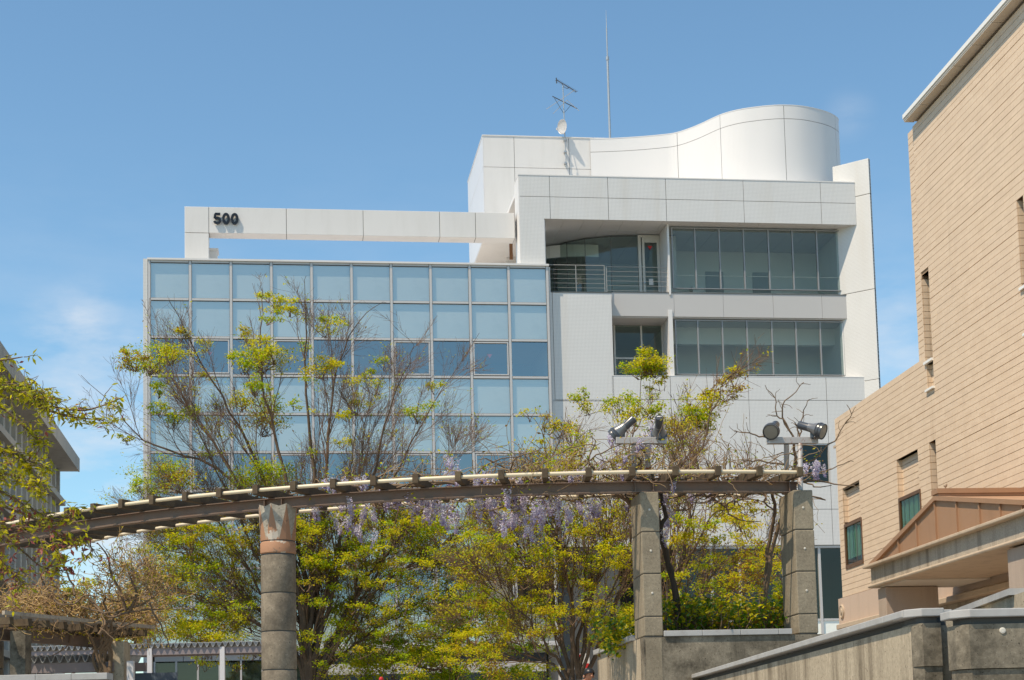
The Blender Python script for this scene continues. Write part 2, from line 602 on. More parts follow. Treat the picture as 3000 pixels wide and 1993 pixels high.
M['leaf_d'] = leafmat('deep_green_leaf', (.10, .20, .012), .4, .35, .5)
M['leaf_cherry'] = leafmat('cherry_leaf', (.36, .36, .02), .4, .4, .5)
M['leaf_red'] = leafmat('faded_cherry_calyx', (.30, .085, .075), .4)
M['wis1'] = leafmat('lilac_petal', (.62, .57, .70), .35)
M['wis2'] = leafmat('deep_lilac_petal', (.49, .42, .59), .35)
M['wis3'] = leafmat('pale_lilac_petal', (.82, .78, .85), .35)
# other
M['paving'] = plain('paving', (.30, .28, .25), .85, .12, 3, .15, 30)
M['asbestos'] = plain('grey_corrugated_sheet', (.36, .37, .37), .7, .12, 4, .1, 30, dirt=(.15, .15, .14), damt=.5, dscale=(3, 3, 3))
M['post_white'] = plain('off_white_post', (.62, .6, .6), .5, .08)
M['shed_steel'] = plain('dull_mauve_steel', (.25, .21, .21), .6, .12, 4)
M['skin'] = plain('skin', (.46, .22, .13), .55, .06)
M['hair'] = plain('black_hair', (.012, .011, .012), .4, .2, 30)
M['shirt'] = plain('white_shirt', (.75, .74, .72), .8, .04)
M['trousers'] = plain('dark_trousers', (.03, .035, .05), .8, .1)

# ================================================================== ground
GZ = 1.25                                     # level of the raised plaza beyond the steps
g = MB()
prof = [(-60, 0.0), (17.0, 0.0)]
for k in range(8):                            # eight steps up to the plaza
    prof += [(17.0 + .35 * k, GZ * (k + 1) / 8), (17.35 + .35 * k, GZ * (k + 1) / 8)]
prof += [(130, GZ), (2500, GZ)]
for a, b_ in zip(prof[:-1], prof[1:]):
    g.poly([(-1500, a[0], a[1]), (1500, a[0], a[1]), (1500, b_[0], b_[1]), (-1500, b_[0], b_[1])])
tag(g.build('ground', M['paving']), 'paved ground rising by steps to the plaza', kind='structure')


def rect_minus(r, h):
    """rectangle r=(u0,u1,z0,z1) with hole h cut out, as up to four rectangles"""
    u0, u1, z0, z1 = r
    a0, a1, b0, b1 = max(u0, h[0]), min(u1, h[1]), max(z0, h[2]), min(z1, h[3])
    if a0 >= a1 or b0 >= b1:
        return [r]
    out = []
    if b1 < z1: out.append((u0, u1, b1, z1))
    if b0 > z0: out.append((u0, u1, z0, b0))
    if a0 > u0: out.append((u0, a0, b0, b1))
    if a1 < u1: out.append((a1, u1, b0, b1))
    return [q for q in out if q[1] - q[0] > .02 and q[3] - q[2] > .02]


# ================================================================== white main building
WA = math.atan(4800 / 35000)
_p = at(1000, 1000, 72.0)
WF = Frame((_p.x, _p.y, GZ), WA)
WB = tag(WF.empty('campus_building'), 'white campus building with a wall of pale blue glass and a wavy rooftop screen', 'building')
L = WF.loc
GAP = .022

# --- glass curtain wall
u0, ztop = L(437, 765)
u1, _ = L(1602, 775.5)
_, z5 = L(440, 1325)
dz = (ztop - z5) / 5
du = (u1 - u0) / 10
NR = 10
zb = ztop - NR * dz
fr = MB()
for i in range(11):
    u = u0 + du * i
    for (a, b_, w0, w1, m) in ((-.055, .055, -.035, .055, 0), (-.066, .066, .0, .07, 1)):
        fr.box(u + a, u + b_, w0, w1, zb - .05, ztop + .04, m)
for k in range(NR + 1):
    z = ztop - dz * k
    for i in range(10):
        fr.box(u0 + du * i + .075, u0 + du * (i + 1) - .075, -.025, .055, z - .05, z + .05, 0)
        fr.box(u0 + du * i + .075, u0 + du * (i + 1) - .075, .0, .07, z - .066, z + .064, 1)
fr.box(u0 - .08, u1 + .08, -.10, .5, ztop + .045, ztop + .13, 2)
curtain = fr.build('curtain_wall', [M['alu'], M['alu_dark'], M['white']], WB)
pane = MB()
pane.box(-du / 2 + .06, du / 2 - .06, .045, .06, -dz + .05, -.05)
pane_me = MB().poly([(-du / 2 + .07, .05, -dz + .06), (du / 2 - .07, .05, -dz + .06), (du / 2 - .07, .05, -.06), (-du / 2 + .07, .05, -.06)]).mesh('window_pane', M['glass_facade'])
board_me = MB().box(-du / 2 + .03, du / 2 - .03, .085, .12, -dz + .02, -.02).mesh('backing_board', M['blind'])
CLEAR = (2, 5, 8)
vr = MB()                                     # opening vents in the clear rows
for k in range(NR):
    for i in range(10):
        uc, zc = u0 + du * (i + .5), ztop - dz * k
        link('window_pane', pane_me, curtain, (uc, 0, zc))
        if k not in CLEAR:
            link('backing_board', board_me, curtain, (uc, 0, zc))
        elif i in (1, 3, 6, 8):
            f = MB()
            a, t = du / 2 - .09, .055
            for q in ((-a, a, -dz + .09, -dz + .09 + t), (-a, a, -.09 - t, -.09), (-a, -a + t, -dz + .09 + t, -.09 - t), (a - t, a, -dz + .09 + t, -.09 - t)):
                f.box(q[0], q[1], -.03, .04, q[2], q[3])
            o = f.build('vent_frame', M['alu'], curtain)
            o.location = (uc, 0, zc)
            if i in (3, 6):
                continue
            s = .12
            st = MB().xprism([(0, -s * .8), (s, s * .7), (-s, s * .7)], .065, .07).build('red_triangle', M['red'], curtain)
            st.location = (uc - .05, 0, zc - dz * .42)
core = MB()
for k in range(NR):                           # slabs and rooms behind the clear rows
    z1_, z0_ = ztop - dz * k, ztop - dz * (k + 1)
    if k in CLEAR:
        core.box(u0 + .05, u1 - .05, 5.0, 5.2, z0_, z1_, 1)
        core.box(u0 + .05, u1 - .05, .2, 5.0, z0_ - .12, z0_ - .02, 1)
        core.box(u0 + .05, u1 - .05, .2, 5.0, z1_ + .02, z1_ + .12, 1)
core.box(u0 + .05, u1 - .05, .5, 12, zb - .3, zb - .1, 0)
core.build('floor_slab', [M['int_wall'], M['int_dark']], WB)
sw = MB()
ul, _ = L(419.5, 900)
sw.box(ul, u0 - .07, -.02, 12.5, GZ * 0, ztop + .10)
sw.box(u1 + .08, u1 + .16, .12, 12.5, 0, ztop + .04)
sw.box(u0 - .07, u1 + .08, 12.2, 12.5, 0, ztop)
sw.build('side_wall', M['tile'], WB)
MB().box(u0, u1, .15, 12.2, ztop - .1, ztop + .03).build('roof', M['white'], WB)

# --- ground floor of the glass wing: dark recess, ledge, pale sill band, low glazing
gf = MB()
gf.box(u0 - .1, u1 + .1, -.12, 3.2, zb - .16, zb - .03, 0)
gf.box(u0, u1, 3.0, 3.2, 0, zb - .16, 1)
gf.build('ground_floor_recess', [M['grey_metal'], M['int_dark']], WB)
ua, za = L(958, 1947, -.05)
ub, zc_ = L(1600, 1966, -.05)
MB().box(ua, ub, -.05, .3, za - (za - zc_), za).build('ledge', M['grey_metal'], WB)
gb = MB()
ua, za = L(452, 1903, .1)
ub, zc_ = L(955, 1931, .1)
nb_ = 6
for i in range(nb_):
    MB().box(ua + (ub - ua) * i / nb_ + .012, ua + (ub - ua) * (i + 1) / nb_ - .012, .1, .2, zc_, za).build('fascia_panel', M['grey_metal'], WB)
for i in range(8):
    a = ua + (ub - ua) * i / 8
    MB().box(a + .05, a + (ub - ua) / 8 - .03, .12, .14, .3, zc_ - .05).build('window_pane', M['glass_dark'], WB)
    MB().box(a - .03, a + .05, .06, .2, 0, zc_).build('mullion', M['alu'], WB)
MB().box(ua, ub, 2.2, 2.4, 0, zc_).build('inner_wall', M['door'], WB)

# --- roof frame carrying the number
bd = 1.0
bu0, bz1 = L(540, 605, bd)
bu1, _ = L(1507, 611, bd)
_, bz0 = L(700, 684, bd)
pu1, _ = L(612, 700, bd)
beam = MB().box(bu0 + .02, bu1, bd + .03, bd + .80, bz0 + .01, bz1 - .01).build('roof_frame', M['joint'], WB)
js = [bu0] + [L(x, 640, bd)[0] for x in (612, 839, 1064, 1288, 1393)] + [bu1]
for a, b_ in zip(js[:-1], js[1:]):
    MB().box(a + GAP / 2, b_ - GAP / 2, bd, bd + .83, bz0, bz1).build('beam_panel', M['white'], beam, bevel=.012)
MB().box(bu0 + GAP / 2, pu1 - GAP / 2, bd, bd + .83, ztop - .1, bz0 - GAP).build('post_panel', M['white'], beam, bevel=.012)
q0, qz = L(613, 735, bd + .9)
q1, _ = L(636, 735, bd + .9)
MB().box(q0, q1, bd + .9, bd + 1.6, ztop, qz).box(q0 - .03, q1 + .06, bd + .86, bd + 1.65, qz, qz + .12).build('vent_stack', M['white'], WB, bevel=.01)
# numerals 5 0 0: flat cut letters standing off the beam
n0, nz0 = L(626, 659, bd)
n1, nz1 = L(700, 627, bd)
nh = nz1 - nz0
nw = (n1 - n0) / 3


def stroke(path, wd):
    """flat outline of a stroke of constant width; returns left and right edges"""
    Lf, Rt = [], []
    n = len(path)
    for i, p in enumerate(path):
        a, b_ = Vector(path[max(i - 1, 0)]), Vector(path[min(i + 1, n - 1)])
        t = (b_ - a).normalized()
        nn = Vector((-t.y, t.x)) * wd / 2
        Lf.append(Vector(p) + nn)
        Rt.append(Vector(p) - nn)
    return Lf, Rt


def numeral(path, wd, x0, z0, closed=False):
    b_ = MB()
    if closed:
        path = path + path[:2]
    Lf, Rt = stroke(path, wd)
    if closed:
        Lf, Rt = Lf[1:], Rt[1:]
    for i in range(len(Lf) - 1):
        q = [Rt[i], Rt[i + 1], Lf[i + 1], Lf[i]]
        c = [(x0 + p.x, bd - .13, z0 + p.y) for p in q] + [(x0 + p.x, bd - .05, z0 + p.y) for p in q]
        b_.hexa(c)
    return b_.build('numeral', M['black'], beam)


sw_ = nh * .215
oval = [(nw * .46 + math.cos(t) * (nw * .46 - sw_ * .5), nh / 2 + math.sin(t) * (nh / 2 - sw_ * .5)) for t in [2 * math.pi * k / 28 for k in range(28)]]
five = [(nw * .80, nh - sw_ / 2), (nw * .22, nh - sw_ / 2), (nw * .19, nh * .80), (nw * .14, nh * .52)]
five2 = [(nw * .14, nh * .47)] + [(nw * .42 + math.cos(t) * nw * .335, nh * .335 + math.sin(t) * (nh * .335 - sw_ / 2)) for t in [math.radians(120 - 15 * k) for k in range(20)]]
numeral(five, sw_ * .92, n0, nz0)
numeral(five2, sw_ * .95, n0, nz0)
numeral(oval, sw_, n0 + nw * 1.02, nz0, True)
numeral(oval, sw_, n0 + nw * 2.04, nz0, True)

# --- penthouse block
pd = 6.6
pu0, pz1 = L(1415, 398, pd)
pu_r, _ = L(1871, 400, pd)
_, pz0 = L(1415, 690, pd)
pent = MB().box(pu0 + .03, pu_r - .02, pd + .05, pd + 6.9, pz0 + .02, pz1 - .02).build('penthouse', M['joint'], WB)
cu = [pu0] + [L(x, 450, pd)[0] for x in (1506.6, 1667, 1824)] + [pu_r]
_, pzj = L(1500, 491, pd)
for a, b_ in zip(cu[:-1], cu[1:]):
    for (c, d) in ((pzj, pz1), (pz0, pzj)):
        MB().box(a + GAP / 2, b_ - GAP / 2, pd, pd + .06, c + GAP / 2, d - (GAP / 2 if d < pz1 else 0)).build('wall_panel', M['white'], pent)
for (c, d) in ((pzj, pz1), (pz0, pzj)):
    MB().box(pu0 - .03, pu0 + .008, pd - .001, pd + 6.9, c + GAP / 2, d - (GAP / 2 if d < pz1 else 0)).build('wall_panel', M['white_smooth'], pent)
MB().box(pu0 - .05, pu_r, pd - .03, pd + 6.95, pz1 + .002, pz1 + .05).build('coping', M['white'], pent)
MB().box(pu0 - .02, pu_r, pd + .01, pd + 6.9, pz0 - .06, pz0 - .01).build('soffit', M['white'], pent)
# lower wall under the block with a small window
la, lz = L(1412, 755, pd + 3.5)
MB().box(pu0 + 1.5, pu_r, pd + 3.4, pd + 3.6, ztop - .2, pz0 - .07).build('wall_panel', M['white'], pent)
wa, wz1 = L(1492, 702, pd - 2)
wb_, wz0 = L(1503, 760, pd - 2)
MB().box(wa, wb_, pd - 2.0, pd - 1.9, wz0, wz1).build('window', M['bronze'], WB)

# --- fascia across the top right, its left leg and soffit
fd = .30
fu0, fz1 = L(1521, 513.5, fd)
fu1, fz0 = L(2509, 659, fd)
_, fzj = L(1521, 575, fd)
lu1, _ = L(1596, 700, fd)
fas = MB().box(fu0 + .02, fu1 - .03, fd + .03, fd + 1.25, fz0 + .02, fz1 - .02).box(fu0 + .02, lu1 - .02, fd + .03, fd + 1.25, ztop - 1, fz0 + .1).build('roof_fascia', M['joint'], WB)
cu = [fu0] + [L(x, 545, fd)[0] for x in (1610, 1780.5, 1950, 2177, 2403)] + [fu1]
for i, (a, b_) in enumerate(zip(cu[:-1], cu[1:])):
    for (c, d) in ((fzj, fz1), (fz0, fzj)):
        if i == 0 and c == fz0:
            MB().box(a, lu1, fd, fd + .05, ztop - 1, d - GAP / 2).build('wall_panel', M['tile'], fas)
            MB().box(lu1, b_ - GAP / 2, fd, fd + .05, c, d - GAP / 2).build('wall_panel', M['tile'], fas)
        else:
            MB().box(a + (GAP / 2 if i else 0), b_ - (GAP / 2 if i < 5 else 0), fd, fd + .05, c + (GAP / 2 if c == fzj else 0), d - (GAP / 2 if d == fzj else 0)).build('wall_panel', M['tile'], fas)
MB().box(fu0 - .05, fu0 + .0, fd + .005, fd + 1.3, ztop - 1, fz1).build('return_panel', M['white'], fas)
MB().box(lu1, lu1 + .04, fd + .06, fd + 1.3, ztop - 1, fz0 - .02).build('return_panel', M['white'], fas)
MB().box(fu0 - .06, fu1, fd - .015, fd + 1.3, fz1 + .002, fz1 + .05).build('coping', M['white'], fas)
MB().box(fu0, fu1, fd + 1.0, 14, fz1 - .5, fz1 - .3).build('roof', M['white'], WB)
sof = MB()
nsp = 16
for i in range(nsp):
    a, b_ = lu1 + .05 + (fu1 - lu1 - .1) * i / nsp, lu1 + .05 + (fu1 - lu1 - .1) * (i + 1) / nsp
    sof.box(a + .006, b_ - .006, fd + .06, 1.8, fz0 + .0, fz0 + .03)
    sof.box(a + .006, b_ - .006, 1.82, 9, fz0 + .0, fz0 + .03)
sof.build('soffit', M['white'], WB)

# --- slanted fin wall at the right end
fn0 = Vector((fu1, fd + .02))
fdir = Vector((-.716, .698))
near = fn0 - fdir * .76
far = fn0 + fdir * 1.09
_, tz = L(2547, 463, near.y)
_, j1 = L(2549, 567, near.y)
_, j2 = L(2558, 846, near.y)
nrm = Vector((.698, .716))                     # behind the face
zs = [0, L(2560, 1110, near.y)[1], j2, j1, tz]
fin = MB().prism([near + nrm * .03, near + nrm * .16, far + nrm * .16, far + nrm * .03], 0, tz - .03).build('fin_wall', M['joint'], WB)
for a, b_ in zip(zs[:-1], zs[1:]):
    MB().prism([near, near + nrm * .20, far + nrm * .20, far], a + GAP / 2, b_ - GAP / 2).build('wall_panel', M['tile_warm'], fin, bevel=.015)

# --- storey five glazing and storey four glazing
def glazing(x0, x1, y1, y0, d, mull, name, depth=7.0, transom=None, doors=()):
    a, z1_ = L(x0, y1, d)
    b_, z0_ = L(x1, y0, d)
    root = MB()
    us = [a] + [L(x, (y0 + y1) / 2, d)[0] for x in mull] + [b_]
    for i, u in enumerate(us):
        root.box(u - .03, u + .03, d - .04, d + .08, z0_, z1_)
    for p, q in zip(us[:-1], us[1:]):
        root.box(p + .03, q - .03, d - .03, d + .07, z1_ - .05, z1_)
        root.box(p + .03, q - .03, d - .03, d + .07, z0_, z0_ + .035)
    fr_ = root.build(name, M['win_frame'], WB)
    for p, q in zip(us[:-1], us[1:]):
        MB().poly([(p + .025, d + .02, z0_ + .03), (q - .025, d + .02, z0_ + .03), (q - .025, d + .02, z1_ - .045), (p + .025, d + .02, z1_ - .045)]).build('window_pane', M['glass'], fr_)
    if transom:
        _, zt = L(x0, transom, d)
        for p, q in zip(us[:-1], us[1:]):
            MB().box(p + .045, q - .045, d + .03, d + .06, zt - .012, zt + .012).build('transom', M['fin'], fr_)
    return a, b_, z0_, z1_, fr_


def room(a, b_, w0, w1, z0_, z1_, name='room', wall=None, doors=()):
    r = MB()
    r.box(a - .1, b_ + .1, w0, w1, z1_ + .02, z1_ + .15, 0)          # ceiling
    r.box(a - .1, b_ + .1, w0, w1, z0_ - .15, z0_ - .02, 1)          # floor
    r.box(a - .1, b_ + .1, w1, w1 + .1, z0_ - .02, z1_ + .02, 0)     # back
    r.box(a - .2, a - .1, w0, w1, z0_ - .02, z1_ + .02, 0)
    r.box(b_ + .1, b_ + .2, w0, w1, z0_ - .02, z1_ + .02, 0)
    o = r.build(name, [wall or M['int_wall'], M['int_floor']], WB)
    for (p, q, h) in doors:
        MB().box(a + p, a + q, w1 - .06, w1 - .003, z0_, z0_ + h).build('door', M['door'], o)
    return o


a5, b5, z50, z51, g5 = glazing(1967, 2468, 667, 853, .98, (2037.5, 2109, 2180, 2252.5, 2323, 2394.5), 'window_band', transom=806)
r5 = room(a5, b5, 1.12, 4.9, z50 - .1, z51 + .2, doors=((2.6, 3.5, 2.1), (5.0, 5.9, 2.1)))
for i in range(4):
    for j in range(2):
        MB().box(a5 + .7 + i * 1.9, a5 + 1.6 + i * 1.9, 2.2 + j * 2, 2.5 + j * 2, z51 + .19, z51 + .215).build('ceiling_light', M['white'], r5)
MB().box(a5 + 1.75, a5 + 2.3, 4.2, 4.8, z50 - .1, z50 + 1.1).build('cabinet', M['int_wall'], r5)
a4, b4, z40, z41, g4 = glazing(1978, 2478, 937, 1101, .98, (2046, 2118, 2190, 2263, 2333.6, 2404.7), 'window_band')
r4 = room(a4, b4, 1.12, 4.9, z40 - 1.0, z41 + .3, doors=((2.7, 3.6, 1.9), (5.0, 5.9, 1.9)))
MB().box(a4 - .1, b4 + .1, 2.6, 2.9, z41 - .75, z41 + .3).build('ceiling_drop', M['int_wall'], r4)
# white piers beside the glazing, splayed
for (xa, xb, y1, y0, xs) in ((1954, 1966, 672, 857, 1936), (1958.5, 1976.5, 932, 1103, 1944)):
    a, z1_ = L(xa, y1, .75)
    b_, z0_ = L(xb, y0, .75)
    c, _ = L(xs, y1, 1.9)
    MB().prism([(a, .75), (b_, .75), (b_, 1.1), (b_ + .05, 2.2), (c, 2.2), (c, 1.9)], z0_ - .1, fz0 - .005 if y1 < 700 else z1_ + .4).build('pier', M['white'], WB)

# --- upper terrace: curved glass screen, door, rails
zt5 = fz0 - .05
scr = [WF.onz(x, y, zt5) for (x, y) in ((1590, 736), (1622, 721), (1660, 709), (1713, 698.5), (1788, 691.5), (1866, 689.5))]
_, zfl = L(1700, 856, .5)
cg = MB()
for (p, q) in zip(scr[:-1], scr[1:]):
    cg.bar((p[0], p[1], zfl), (p[0], p[1], zt5), .03, .03)
    cg.bar((p[0], p[1], zt5 - .02), (q[0], q[1], zt5 - .02), .05, .05)
cgo = cg.build('glass_screen', M['alu_dark'], WB)
for (p, q) in zip(scr[:-1], scr[1:]):
    MB().poly([(p[0], p[1], zfl), (q[0], q[1], zfl), (q[0], q[1], zt5), (p[0], p[1], zt5)]).build('window_pane', M['glass_lobby'], cgo)
dd = scr[-1][1]
da, dz1 = L(1868, 690, dd)
db, _ = L(1931, 690, dd)
dfr = MB().box(da, da + .13, dd - .05, dd + .08, zfl, zt5).box(da + .19, da + .30, dd - .06, dd + .02, zfl, dz1 - .1).box(da + .30, db - .14, dd - .04, dd + .04, dz1 - .35, dz1 - .1).box(db - .14, db, dd - .05, dd + .08, zfl, zt5).box(da + .13, db - .14, dd - .05, dd + .08, dz1 - .1, zt5)
dfo = dfr.build('terrace_door', M['fin'], WB)
MB().poly([(da + .13, dd + .02, zfl), (db - .14, dd + .02, zfl), (db - .14, dd + .02, dz1), (da + .13, dd + .02, dz1)]).build('window_pane', M['glass_dark'], dfo)
MB().xprism([(da + .58, dz1 - .72), (da + .70, dz1 - .52), (da + .46, dz1 - .52)], dd - .045, dd - .03).build('red_triangle', M['red'], dfo)
MB().box(da + .47, da + .68, dd - .045, dd - .03, zfl + .9, zfl + 1.2).build('notice', M['white'], dfo)
MB().box(da + .5, da + .75, dd - .045, dd - .03, zfl + .30, zfl + .45).build('blue_sticker', M['blue'], dfo)
MB().box(da + .22, da + .28, dd - .12, dd - .06, zfl + .95, zfl + 1.08).build('door_handle', M['steel'], dfo)
MB().box(db, db + .8, dd, dd + .2, zfl, zt5).build('wall_panel', M['white'], WB)
room(scr[0][0] - .5, db + .3, dd + .05, 7.2, zfl - .05, zt5 + .06, 'lobby', doors=((2.2, 2.9, 2.4),))
# inner round opening behind the screen
ring = MB()
arc = [Vector((scr[0][0] + 1.9 + math.cos(t) * 2.4, 5.0 + math.sin(t) * -1.2)) for t in [math.pi * k / 12 for k in range(5, 13)]]
for p, q in zip(arc[:-1], arc[1:]):
    ring.bar((p.x, p.y, zt5 - .35), (q.x, q.y, zt5 - .35), .12, .6)
ring.build('ceiling_ring', M['int_wall'], WB)
col_u = scr[0][0] + .75
MB().box(col_u, col_u + 1.0, 5.4, 6.2, zfl, zt5).build('column', M['door'], WB)
rl = MB()
ra, rz = L(1604, 776, .55)
rb, _ = L(1770, 776, .55)
rc, rz2 = L(1776, 781.5, .95)
rd, _ = L(1963, 781.5, .95)
for k in range(6):
    h = rz - k * (rz - zfl) / 6
    rl.tube([(ra, .55, h), (rb, .55, h)], .016 if k == 0 else .008, 6)
    h = rz2 - k * (rz2 - zfl) / 6
    rl.tube([(rc, .95, h), (rd, .95, h)], .016 if k == 0 else .008, 6)
for (u, w, h) in ((ra + .05, .55, rz), (L(1687, 800, .55)[0], .55, rz), (rb, .55, rz), (rc, .95, rz2), (rd - .08, .95, rz2)):
    rl.box(u - .015, u + .015, w - .015, w + .015, zfl, h)
rl.build('railing', M['rail'], WB)

# --- tiled bay, metal spandrel band, lower tiled wall
ba, bz = L(1608, 857, .3)
bb, _ = L(1790.5, 857, .3)
bj, _ = L(1619, 900, .3)
_, wz = L(1620, 1177, .3)
_, zg = L(1900, 1601, .3)
body = MB().box(ba + .02, bb - .02, .34, 2.4, 0, bz - .04).build('tiled_bay', M['joint'], WB)
for (a, b_) in ((ba, bj), (bj, bb)):
    MB().box(a + .01, b_ - (.01 if b_ == bj else 0), .3, .36, wz + GAP / 2, bz).build('wall_panel', M['tile'], body)
MB().box(bb - .05, bb, .365, 2.4, wz, bz - .004).build('return_panel', M['tile'], body)
MB().box(ba, bb + .02, .28, 2.4, bz + .002, bz + .05).build('coping', M['alu_dark'], body)
MB().box(ba - .5, fu1 + .4, 1.3, 10.6, zfl - .16, zfl - .06).build('terrace_slab', M['int_wall'], WB)
sa, sz1 = L(1791, 857, .8)
sb, _ = L(2500, 856, .8)
_, sz0 = L(2000, 928, .8)
band = MB().box(sa, sb - .03, .84, 1.9, sz0 + .02, sz1 - .02).build('spandrel_band', M['joint'], WB)
cu = [sa] + [L(x, 890, .8)[0] for x in (1975, 2119, 2265, 2408)] + [sb]
for i, (a, b_) in enumerate(zip(cu[:-1], cu[1:])):
    MB().box(a + (.006 if i else 0), b_ - .006, .8, .86, sz0, sz1).build('metal_panel', M['grey_metal'], band)
MB().box(sa, sb + .01, .78, 1.0, sz1 + .002, sz1 + .04).build('coping', M['alu_dark'], band)
MB().box(sa, sb, .87, 2.6, sz0 - .05, sz0 - .005).build('soffit', M['grey_metal'], band)
# recessed window left of the pier on storey four
ra4, rz41 = L(1798, 932, 2.3)
rb4, rz40 = L(1944, 1106, 2.3)
rm, _ = L(1879, 1000, 2.3)
_, rt4 = L(1800, 1050, 2.3)
rw = MB()
for u in (ra4, rm, rb4):
    rw.box(u - .04, u + .04, 2.26, 2.38, rz40 - .5, sz0 - .06)
for (p, q) in ((ra4, rm), (rm, rb4)):
    rw.box(p + .04, q - .04, 2.27, 2.37, rt4 - .04, rt4 + .04)
rwo = rw.build('recessed_window', M['fin'], WB)
for (p, q) in ((ra4, rm), (rm, rb4)):
    MB().poly([(p, 2.31, rz40 - .5), (q, 2.31, rz40 - .5), (q, 2.31, sz0 - .06), (p, 2.31, sz0 - .06)]).build('window_pane', M['glass_dark'], rwo)
t4, _ = L(1915, 1085, 2.3)
MB().xprism([(t4, rt4 - .62), (t4 + .11, rt4 - .42), (t4 - .11, rt4 - .42)], 2.24, 2.25).build('red_triangle', M['red'], rwo)
room(ra4, rb4, 2.45, 7, rz40 - .5, sz0 - .1, 'room')
# lower wall panels
lw_d = .3
lx = [L(x, 1300, lw_d)[0] for x in (1608, 1798, 1970, 2199, 2428)] + [L(2535, 1120, lw_d)[0] + .25]
lz_ = [L(2000, 1103, lw_d)[1], L(2000, 1171.5, lw_d)[1], L(2000, 1494, lw_d)[1], zg]
h0, hz1 = L(2338, 1299, lw_d)
h1, hz0 = L(2436, 1417, lw_d)
hole = (h0, h1, hz0, hz1)
lower = MB()
for q in rect_minus((lx[0] + .03, lx[-1] - .03, zg + .02, lz_[0] - .02), hole):
    lower.box(q[0], q[1], lw_d + .04, lw_d + .6, q[2], q[3])
lowo = lower.build('lower_wall', M['joint'], WB)
for r in range(3):
    for c in range(5):
        if r == 0 and c == 0:
            continue
        for q in rect_minus((lx[c] + GAP / 2, lx[c + 1] - (GAP / 2 if c < 4 else 0), lz_[r + 1] + GAP / 2, lz_[r] - (GAP / 2 if r else 0)), hole):
            MB().box(q[0], q[1], lw_d, lw_d + .05, q[2], q[3]).build('wall_panel', M['tile'], lowo)
MB().box(lx[0] + .02, lx[1] - GAP / 2, lw_d, lw_d + .05, lz_[1], wz - GAP / 2).build('wall_panel', M['tile'], lowo) if lz_[1] < wz else None
MB().box(lx[1], lx[-1] - .01, lw_d - .01, 1.1, lz_[0] + .002, lz_[0] + .03).build('sill', M['white'], lowo)
swf = MB()
for q in ((h0, h1, hz1 - .07, hz1), (h0, h1, hz0, hz0 + .07), (h0, h0 + .07, hz0 + .07, hz1 - .07), (h1 - .07, h1, hz0 + .07, hz1 - .07)):
    swf.box(q[0], q[1], lw_d + .03, lw_d + .2, q[2], q[3])
swo = swf.build('window', M['alu'], WB)
MB().poly([(h0, lw_d + .15, hz0), (h1, lw_d + .15, hz0), (h1, lw_d + .15, hz1), (h0, lw_d + .15, hz1)]).build('window_pane', M['glass_dark'], swo)
room(h0, h1, lw_d + .65, 5, hz0 - .3, hz1 + .1, 'room', M['int_dark'])
# ground floor glazing of the right wing
gus = [L(x, 1700, .5)[0] for x in (1640, 1730, 1860, 1985, 2085, 2168, 2402, 2476, 2560)]
_, gt = L(2400, 1816, .5)
gfr = MB()
for u in gus:
    gfr.box(u - .06, u + .06, .42, .6, 0, zg - .12)
gfr.box(gus[0], gus[-1], .38, .62, zg - .12, zg - .01)
for p, q in zip(gus[:-1], gus[1:]):
    gfr.box(p + .06, q - .06, .45, .57, gt - .05, gt + .05)
gfo = gfr.build('ground_floor_glazing', M['alu'], WB)
for p, q in zip(gus[:-1], gus[1:]):
    MB().poly([(p, .5, gt), (q, .5, gt), (q, .5, zg - .12), (p, .5, zg - .12)]).build('window_pane', M['glass_dark'], gfo)
    MB().box(p + .06, q - .06, .49, .53, 0, gt - .05).build('lower_panel', M['blind'], gfo)
room(gus[0], gus[-1], .7, 7, .05, zg - .02, 'hall', M['int_dark'], doors=((3, 4.1, 2.4), (6.5, 7.8, 2.4), (9.3, 10.4, 2.4)))
MB().box(fu0 - .2, fu1 + .3, 14, 14.3, 0, fz1 - .3).build('rear_wall', M['white'], WB)

# --- S-shaped rooftop screen
zS = (at(1729, 409, 80.2) - WF.o).z
top = [WF.onz(x, y, zS) for (x, y) in ((1729, 409), (1800, 406.5), (1874, 402), (1930, 397), (1983, 390), (2045, 368), (2109, 338), (2165, 322.5), (2218, 314.6), (2258, 310.5), (2295, 309), (2345, 311.5), (2391, 320), (2425, 330), (2446, 341), (2457, 352))]
top += [(top[-1][0] + .03, top[-1][1] + .5), (top[-1][0] - .25, top[-1][1] + 1.2), (top[-1][0] - 1.0, top[-1][1] + 2.0)]


def smooth_path(pts, n=6):
    P = [Vector((p[0], p[1], 0)) for p in pts]
    out, owner = [], []
    for i in range(len(P) - 1):
        p0, p1, p2, p3 = P[max(i - 1, 0)], P[i], P[i + 1], P[min(i + 2, len(P) - 1)]
        for k in range(n):
            t = k / n
            out.append(.5 * ((2 * p1) + (p2 - p0) * t + (2 * p0 - 5 * p1 + 4 * p2 - p3) * t * t + (3 * p1 - p0 - 3 * p2 + p3) * t ** 3))
            owner.append(i)
    out.append(P[-1])
    return out


sp = smooth_path(top)
for _ in range(3):
    sp = [sp[0]] + [(sp[i - 1] + sp[i] * 2 + sp[i + 1]) / 4 for i in range(1, len(sp) - 1)] + [sp[-1]]
_, zSj = WF.loc(1740, 446.5, top[0][1])
screen = MB()


